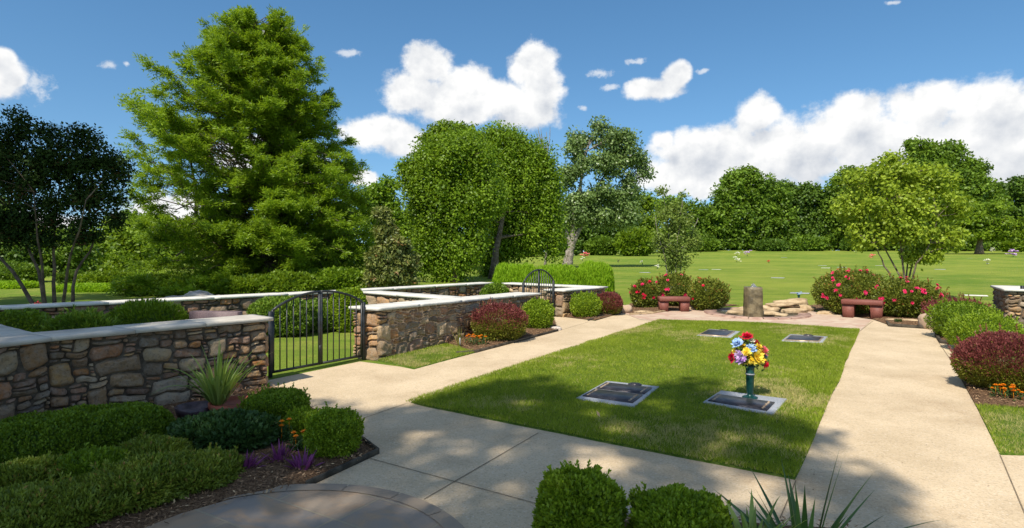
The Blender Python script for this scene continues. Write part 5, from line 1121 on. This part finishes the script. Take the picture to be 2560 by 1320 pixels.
# ---- trees along the far edge of the lawn and behind
FAR = [ # px, distance, ground py hint, ellipsoids, material, label
 ('oak_tree', 1868, 112, [(1868, 480, 85, 70), (1830, 500, 60, 60), (1920, 500, 70, 60), (1870, 550, 125, 62), (1800, 560, 60, 56), (1940, 570, 60, 50), (1870, 600, 120, 30), (1860, 440, 50, 28)], M_OAK, 'large rounded dark green oak standing alone-looking between the young tree and the redbud'),
 ('oak_tree', 1975, 122, [(1960, 485, 50, 40), (1990, 520, 60, 60), (1970, 580, 70, 45)], M_OAK2, 'narrow dark tree right behind the large rounded oak'),
 ('oak_tree', 2032, 120, [(2020, 475, 36, 22), (2040, 505, 70, 45), (2030, 570, 80, 50), (2070, 530, 60, 60)], M_OAK2, 'dark tree with a small tuft on top between the large oak and the redbud'),
 ('oak_tree', 2110, 118, [(2130, 450, 60, 40), (2100, 480, 50, 40), (2130, 530, 90, 60), (2110, 580, 80, 40)], M_OAK, 'dark oak showing to the left of the redbud crown'),
 ('oak_tree', 2345, 108, [(2310, 380, 55, 36), (2370, 390, 60, 44), (2340, 430, 110, 60), (2430, 430, 55, 44), (2330, 500, 130, 70), (2420, 510, 90, 70), (2350, 580, 130, 46), (2470, 470, 34, 34), (2280, 360, 24, 18)], M_OAK, 'tallest dark oak rising behind the redbud'),
 ('oak_tree', 2490, 116, [(2500, 480, 45, 34), (2480, 520, 60, 50), (2520, 550, 60, 50), (2490, 590, 70, 30)], M_OAK2, 'dark tree between the tallest oak and the right edge of the photo'),
 ('oak_tree', 2570, 110, [(2560, 470, 50, 36), (2590, 520, 70, 60), (2570, 580, 60, 40)], M_OAK2, 'dark tree cut by the right edge of the photo'),
 ('oak_tree', 2230, 124, [(2220, 500, 80, 60), (2210, 570, 90, 50)], M_OAK2, 'dark tree seen through the redbud crown'),
 ('oak_tree', 1612, 100, [(1612, 510, 38, 34), (1610, 550, 50, 44), (1590, 590, 60, 34), (1640, 590, 40, 36)], M_LIME, 'mid green tree just right of the airy grey-green tree'),
 ('oak_tree', 1700, 112, [(1680, 520, 60, 34), (1730, 545, 60, 50), (1700, 585, 80, 36)], M_OAK, 'low green tree seen through the slender young tree'),
 ('oak_tree', 1560, 96, [(1550, 520, 50, 50), (1540, 570, 60, 46)], M_OAK2, 'dark tree behind the right side of the airy grey-green tree'),
 ('oak_tree', 1450, 98, [(1450, 530, 60, 60), (1460, 585, 70, 40)], M_OAK2, 'dark tree behind the forked trunk of the airy grey-green tree'),
 ('oak_tree', 1350, 92, [(1350, 520, 60, 60), (1350, 590, 70, 40)], M_OAK2, 'dark tree behind the gap between the broad green tree and the airy one'),
 ('oak_tree', 1275, 90, [(1275, 560, 60, 50), (1270, 600, 60, 30)], M_OAK2, 'dark tree behind the vine-clad trunk'),
 ('oak_tree', 965, 62, [(960, 480, 50, 50), (925, 510, 50, 60), (975, 540, 50, 50), (1010, 560, 40, 44), (950, 590, 60, 60), (1000, 620, 50, 50)], M_ELM, 'mid green tree between the huge feathery tree and the broad green pair'),
 ('oak_tree', 1030, 70, [(1040, 560, 40, 60), (1050, 610, 44, 50)], M_OAK, 'dark green tree behind the glossy-leaved conical tree'),
 ('oak_tree', 845, 58, [(850, 560, 80, 70), (840, 640, 90, 60)], M_OAK, 'green tree behind the right side of the huge feathery tree'),
 ('oak_tree', 390, 50, [(390, 590, 90, 60), (330, 560, 70, 50), (400, 660, 100, 50), (330, 640, 90, 50)], M_OAK, 'green tree behind the lower left boughs of the huge feathery tree'),
 ('oak_tree', 250, 46, [(260, 600, 60, 60), (240, 660, 80, 50), (200, 620, 50, 40)], M_LIME, 'bright green tree seen between the stems of the dark left tree'),
 ('oak_tree', 60, 48, [(70, 600, 80, 60), (40, 650, 110, 45), (110, 640, 60, 40)], M_OAK, 'green tree behind the stems at the far left'),
 ('oak_tree', -90, 46, [(-60, 560, 120, 90), (-60, 640, 120, 60)], M_OAK2, 'dark tree behind the left edge of the photo'),
 ('oak_tree', 600, 60, [(600, 600, 120, 60), (620, 670, 140, 50)], M_OAK2, 'dark tree behind the middle of the huge feathery tree'),
 ('oak_tree', 1790, 120, [(1790, 540, 60, 40), (1780, 585, 80, 36)], M_OAK2, 'low dark tree filling in left of the large rounded oak'),
 ('oak_tree', 2180, 112, [(2170, 470, 70, 50), (2190, 540, 90, 60)], M_OAK, 'mid green oak behind the left half of the redbud crown'),
 ('oak_tree', 2420, 106, [(2420, 470, 60, 50), (2450, 530, 80, 50), (2400, 580, 90, 36)], M_OAK, 'oak to the right of the tallest oak, above the bright lawn tree'),
 ('oak_tree', 160, 38, [(150, 620, 110, 60), (180, 690, 130, 45), (80, 700, 100, 40)], M_OAK, 'leafy tree filling the background behind the stems of the dark left tree'),
 ('oak_tree', 330, 36, [(320, 620, 60, 70), (310, 690, 80, 45)], M_LIME, 'bright leafy tree between the dark left tree and the huge feathery tree'),
 ('oak_tree', -20, 36, [(0, 640, 90, 60), (-20, 690, 120, 40)], M_OAK2, 'dark leafy tree in the background at the very left edge'),
]
for q, (nm, px, Yd, el_, mat_, lab) in enumerate(FAR):
    b_ = gnd(px, Yd); sc = Yd / 110
    if Yd > 80: el_ = list(el_) + [(px, 612, max(e[2] for e in el_) * .9, 16)]
    tree(nm, lab, b_, Yd, el_, mat_, M_BARK, 1.2 * sc ** .8, .52, 62, .52 * sc ** .8, .36 * sc ** .8, .45 * sc, 10, tb=.45, depth=.7, void=.10)
# light green tree standing in the lawn on the far right, with its own shadow
gb = G(2448, 627); gb = gnd(2448, 84)
tree('lawn_tree', 'bright yellow-green tree standing on the lawn at the far right', gb, 84., [(2450, 520, 60, 26), (2420, 550, 70, 28), (2490, 560, 80, 32), (2440, 585, 110, 22), (2530, 585, 60, 22), (2390, 590, 50, 14)], M_LIME, M_BARK, .9, .42, 60, .40, .28, .45, 14, flat=.5)
# bushes at the far tree line
for q, (px, Yd, pt, rx, mat_, lab) in enumerate([(1590, 82, 572, 52, M_LIME, 'bright green bush under the right side of the airy tree at the lawn edge'), (1300, 80, 600, 50, M_LIME, 'bright bush at the lawn edge left of the forked pale trunk'), (1505, 86, 596, 40, M_OAK, 'dark green bush at the lawn edge right of the forked pale trunk'),
        (1760, 104, 600, 40, M_OAK, 'low bush at the lawn edge right of the slender young tree'), (2020, 106, 592, 45, M_OAK, 'low bush at the lawn edge right of the large oak'), (2150, 106, 596, 45, M_OAK2, 'dark low bush at the lawn edge left of the redbud trunk'), (1930, 104, 602, 40, M_OAK2, 'dark low bush at the lawn edge under the large oak'),
        (2545, 98, 600, 40, M_LIME, 'light green bush at the lawn edge in the far right'), (1410, 84, 596, 40, M_OAK2, 'dark bush at the lawn edge directly behind the forked pale trunk'), (2320, 104, 604, 60, M_OAK2, 'dark bush at the lawn edge right of the redbud trunk'), (1690, 98, 600, 40, M_OAK2, 'dark bush at the lawn edge behind the slender young tree')]):
    b_ = gnd(px, Yd); k = Yd / FPX; rz = (zof(pt, Yd) - b_[2]) / 1.9
    shrub('far_bush', lab, 'bush', b_, (rx * k, rx * k * .6, rz), 2200, .5, .35, mat_, .25, .6, 130 + q, 2.1)
# shrubs and clipped hedges at the far left, behind the dark tree
for q, (px, Yd, pt, rx, mat_, lab) in enumerate([(20, 30, 660, 90, M_OAK, 'dark rounded shrub on the grass at the left edge'), (185, 28, 704, 40, M_OAK2, 'flat-topped dark shrub between the stems of the dark left tree'), (300, 27, 680, 90, M_LIME, 'bright green sprawling shrub right of the dark tree stems'),
        (400, 22, 690, 80, M_LIME, 'bright green shrub left of the pale outcrop'), (620, 21, 694, 70, M_LIME, 'bright green shrub right of the pale outcrop'), (720, 21, 684, 80, M_LIME, 'green shrub above the rear wall behind the wide gate'), (840, 22, 676, 80, M_ELM, 'green shrub above the rear wall right of the wide gate')]):
    b_ = gnd(px, Yd); k = Yd / FPX; rz = max(.3, (zof(pt, Yd) - b_[2]) / 1.9)
    shrub('garden_shrub', lab, 'shrub', b_, (rx * k, rx * k * .7, rz), 7500, .12, .07, mat_, .34, 2.2, 150 + q, 2.1, spiky=.1)
for (x0, x1, Yd, pt, lab) in ((-120, 95, 26, 742, 'long clipped hedge on the grass behind the rear wall at the far left'), (150, 300, 24, 738, 'low clipped hedge on the grass behind the stems of the dark tree')):
    strip_shrub('clipped_hedge', lab, gnd(x0, Yd), gnd(x1, Yd), 1.2, max(.25, zof(pt, Yd) - float(zg(-14, Yd))), 9000, .09, .06, M_HEDGE, 160 + int(Yd), .08)
# ---- small flower tributes and markers out on the lawn
def tribute(px, py, s_, mat_, lab, h=.30):
    b_ = G(px, py); root = thing('grave_flowers', b_, lab, 'flowers'); mb = MB(); lathe(mb, [(.05, 0), (.05, .01), (.03, .05), (.05, h * .55)], b_, 8); mb.build('vase', M_VASE, root)
    mb = MB(); k = s_ / FPX * b_[1]
    for _ in range(9):
        c0 = up(b_, h * .6 + k * .5) + R.normal(0, k * .38, 3) * [1, 1, .8]; a_ = np.arange(6); D = np.c_[np.cos(a_), np.sin(a_), np.full(6, .4)]; leaves(mb, np.repeat(c0[None], 6, 0), D, np.tile([0, -.5, 1.], (6, 1)), k * .45, k * .4, R.random(6), -.1)
    mb.build('flower_heads', mat_, root)
for (x, y, s_, mt_, lab) in [(1842, 656, 9, M_WHITE, 'white grave flowers on the lawn left of the fountain column, nearer one'), (1842, 640, 7, M_WHITE, 'white grave flowers on the lawn above the nearer white ones'), (1868, 640, 9, M_LILAC, 'pale lilac grave flowers beside the farther white ones'), (1922, 659, 5, M_REDP, 'small dark red grave flowers right of the white ones'),
        (1463, 645, 12, M_CORAL, 'pink grave flowers just right of the forked pale trunk'), (1456, 652, 6, M_WHITE, 'small white grave flowers below the pink ones'), (1545, 656, 4, M_DKPOT, 'dark grave vase in the airy tree shadow'), (1606, 661, 5, M_WHITE, 'white grave flowers at the right end of the airy tree shadow'),
        (2468, 660, 9, M_WHITE, 'white grave flowers at the right side of the lawn'), (2533, 643, 14, M_LILAC, 'larger pale grave flowers near the right edge of the photo'), (2180, 645, 8, M_CORAL, 'pinkish grave flowers left of the redbud stems'), (2140, 633, 5, M_WHITE, 'tiny white grave flowers near the far edge left of the redbud'),
        (1997, 747, 7, M_BLUE, 'small blue grave flowers right of the fountain column'), (1643, 673, 7, M_WHITE, 'white grave flowers left of the slender young tree'), (1790, 629, 5, M_CORAL, 'tiny red grave flowers at the far lawn edge left of the white ones'), (1520, 634, 5, M_WHITE, 'tiny white grave flowers at the far lawn edge right of the pale trunk'), (2478, 630, 6, M_WHITE, 'white grave flowers beside the trunk of the bright lawn tree'), (98, 766, 11, M_REDP, 'red flowers just above the rear wall under the dark tree')]:
    if lab.startswith('red flowers'):
        c0 = Wp(98, 762, 13.5); b_ = gnd(98, 13.5); root = thing('grave_flowers', b_, lab, 'flowers'); mb = MB(); tube(mb, [b_, c0], .02, 6); mb.build('stem', M_VASE, root); mb = MB(); P = c0 + R.normal(0, .03, (60, 3)); leaves(mb, P, rdir(60), rdir(60) + [0, 0, 1], .05, .045, R.random(60)); mb.build('flower_heads', M_REDP, root)
    else: tribute(x, y, s_, mt_, lab, .22 if y > 640 else .3)
rr = np.random.default_rng(5); Pm = []
for q in range(26):
    px, py = rr.uniform(1560, 2540), 640 + 120 * rr.random() ** 1.1
    if 1570 < px < 1830 and py > 690 or 2040 < px < 2350 and py > 672: continue
    Pm.append((px, py))
dsc = 0
for q, (px, py) in enumerate(Pm):
    b_ = G(px, py); mb = MB(); box(mb, up(b_, .012), BD * .18, CDIR * .31, (0, 0, .014), bev=.004)
    tag(mb.build('flush_marker', M_GRAN if q % 5 else M_COPE, origin=b_), 'small flush stone marker lying in the open lawn beyond the garden', 'grave marker', 'flush stone markers in the open lawn')

# ---------------------------------------------------------------- tall shade trees standing behind and left of the camera
KS = cos(SUN_EL) / sin(SUN_EL); SHn = SH / np.linalg.norm(SH)
def lift(P, z): return np.c_[P - SHn * ((z - zg(P[:, 0], P[:, 1])) * KS)[:, None], z]
bound = np.array([g(640, 1000), g(900, 1020), g(1010, 1030), g(1120, 1000), g(1235, 965), g(1345, 950), g(1440, 985), g(1560, 1000), g(1640, 975), g(1760, 958), g(1800, 1010), g(1900, 1050), g(1985, 1062), g(2090, 1090), g(2040, 1140), g(2160, 1185), g(2230, 1250), g(2330, 1330), np.array([2.8, 1.]), np.array([-9., 1.]), np.array([-9, 5.5]), g(-300, 1080), g(0, 880), g(300, 850), g(560, 880)])
lit = [(1225, 1130, .42, .22), (1090, 1085, .45, .2), (900, 1020, .8, .28), (1180, 1230, .55, .20), (1340, 1125, .35, .15), (880, 1260, .55, .2), (1030, 1190, .3, .12), (1480, 1140, .25, .12), (1840, 1095, .55, .18), (1960, 1120, .4, .15), (1500, 1010, .3, .12), (1640, 1010, .4, .2), (1560, 1085, .5, .13), (1330, 1020, .3, .1),
       (832, 1095, .35, .35), (700, 1030, .45, .3), (740, 1200, .45, .22), (560, 960, .35, .3), (1780, 1180, .4, .12), (1900, 1200, .3, .1), (1450, 1180, .5, .25), (1690, 1230, .5, .2), (480, 1190, .5, .18), (280, 1240, .4, .15), (640, 900, .5, .3), (150, 1200, .4, .12), (420, 950, .4, .3), (120, 960, .3, .3), (1960, 1250, .5, .3), (700, 1290, .5, .15), (1060, 1290, .35, .12), (1600, 1150, .3, .1)]
lo, hi = bound.min(0), bound.max(0); P = lo + R.random((6500, 2)) * (hi - lo); P = P[poly_in(P, bound)]
nz = fbm(P * 1.25 + 3, 77, 3); dens_ = np.where(nz > .36, .95, .5) * np.where(P[:, 0] < -2.3, .42, 1.)
for (x, y, a_, b_) in lit:
    c0 = g(x, y); dx = P - c0; a_, b_ = a_ * .8, b_ * .8; rr_ = (dx[:, 0] / max(a_, .2)) ** 2 + (dx[:, 1] / max(b_ * 1.6, .25)) ** 2; dens_ = dens_ * np.clip((rr_ - .35) / .9, .03, 1)
P = P[R.random(len(P)) < dens_ * 2.5]
def shade_tree(label, trunk, P, z0, z1, rc, nl, Ln, mat_):
    z = R.uniform(z0, z1, len(P)); C = lift(P, z); base = np.array([*trunk, float(zg(*trunk))]); root = thing('shade_tree', base, label, 'tree'); mt = MB(); top = np.array([*C[:, :2].mean(0) * .6 + np.array(trunk) * .4, z0 + 1])
    mid = base * .5 + top * .5; mid[:2] = trunk; PT = bez(base, mid, top, 10); tube(mt, PT, np.linspace(.32, .14, 10), 10); mt.build('trunk', M_BARK, root, smooth=True); ml = MB()
    for c0 in C[R.permutation(len(C))[:45]]: dd = np.linalg.norm(PT[5:] - c0, axis=1); limb_to(ml, PT[5:][dd.argmin()], c0, .05, .012, .08, 5)
    ml.build('limbs', M_BARK, root, smooth=True); mb = MB(); foliage(mb, C, rc, nl, Ln, Ln * .6, .6, None, .1, .5); mb.build('crown', mat_, root)
shade_tree('tall tree behind the camera that dapples the near paving', (-2.5, -9.), P, 13.5, 18, .21, 18, .17, M_OAK)
# neighbour shading the dark left tree
c0 = gnd(60, 16.); Q = R.random((900, 2)) * [13, 9] + [-21.5, 11.5]; Q = Q[(((Q - [-15.5, 15.8]) / [6.2, 4.4]) ** 2).sum(1) < 1]
zt_ = R.uniform(15, 19, len(Q)); 
def shade2():
    tgt = np.c_[Q, R.uniform(1.0, 5.2, len(Q))]; dz_ = R.uniform(9, 12, len(Q)); C = tgt + np.c_[-SHn * (dz_ * KS)[:, None], dz_]; base = np.array([-19.5, 6.5, float(zg(-19.5, 6.5))]); root = thing('shade_tree', base, 'tall tree left of the picture that keeps the many-stemmed tree in shade', 'tree')
    mt = MB(); top = C.mean(0) + [0, 0, -.5]; mid = base * .5 + top * .5; mid[:2] = base[:2]; PT = bez(base, mid, top, 10); tube(mt, PT, np.linspace(.38, .15, 10), 10); mt.build('trunk', M_BARK, root, smooth=True)
    ml = MB()
    for c_ in C[::9]: limb_to(ml, PT[6], c_, .06, .012, .08, 5)
    ml.build('limbs', M_BARK, root, smooth=True); mb = MB(); foliage(mb, C, .42, 60, .2, .13, .7, None, .1, .5); mb.build('crown', M_OAK, root)
shade2()
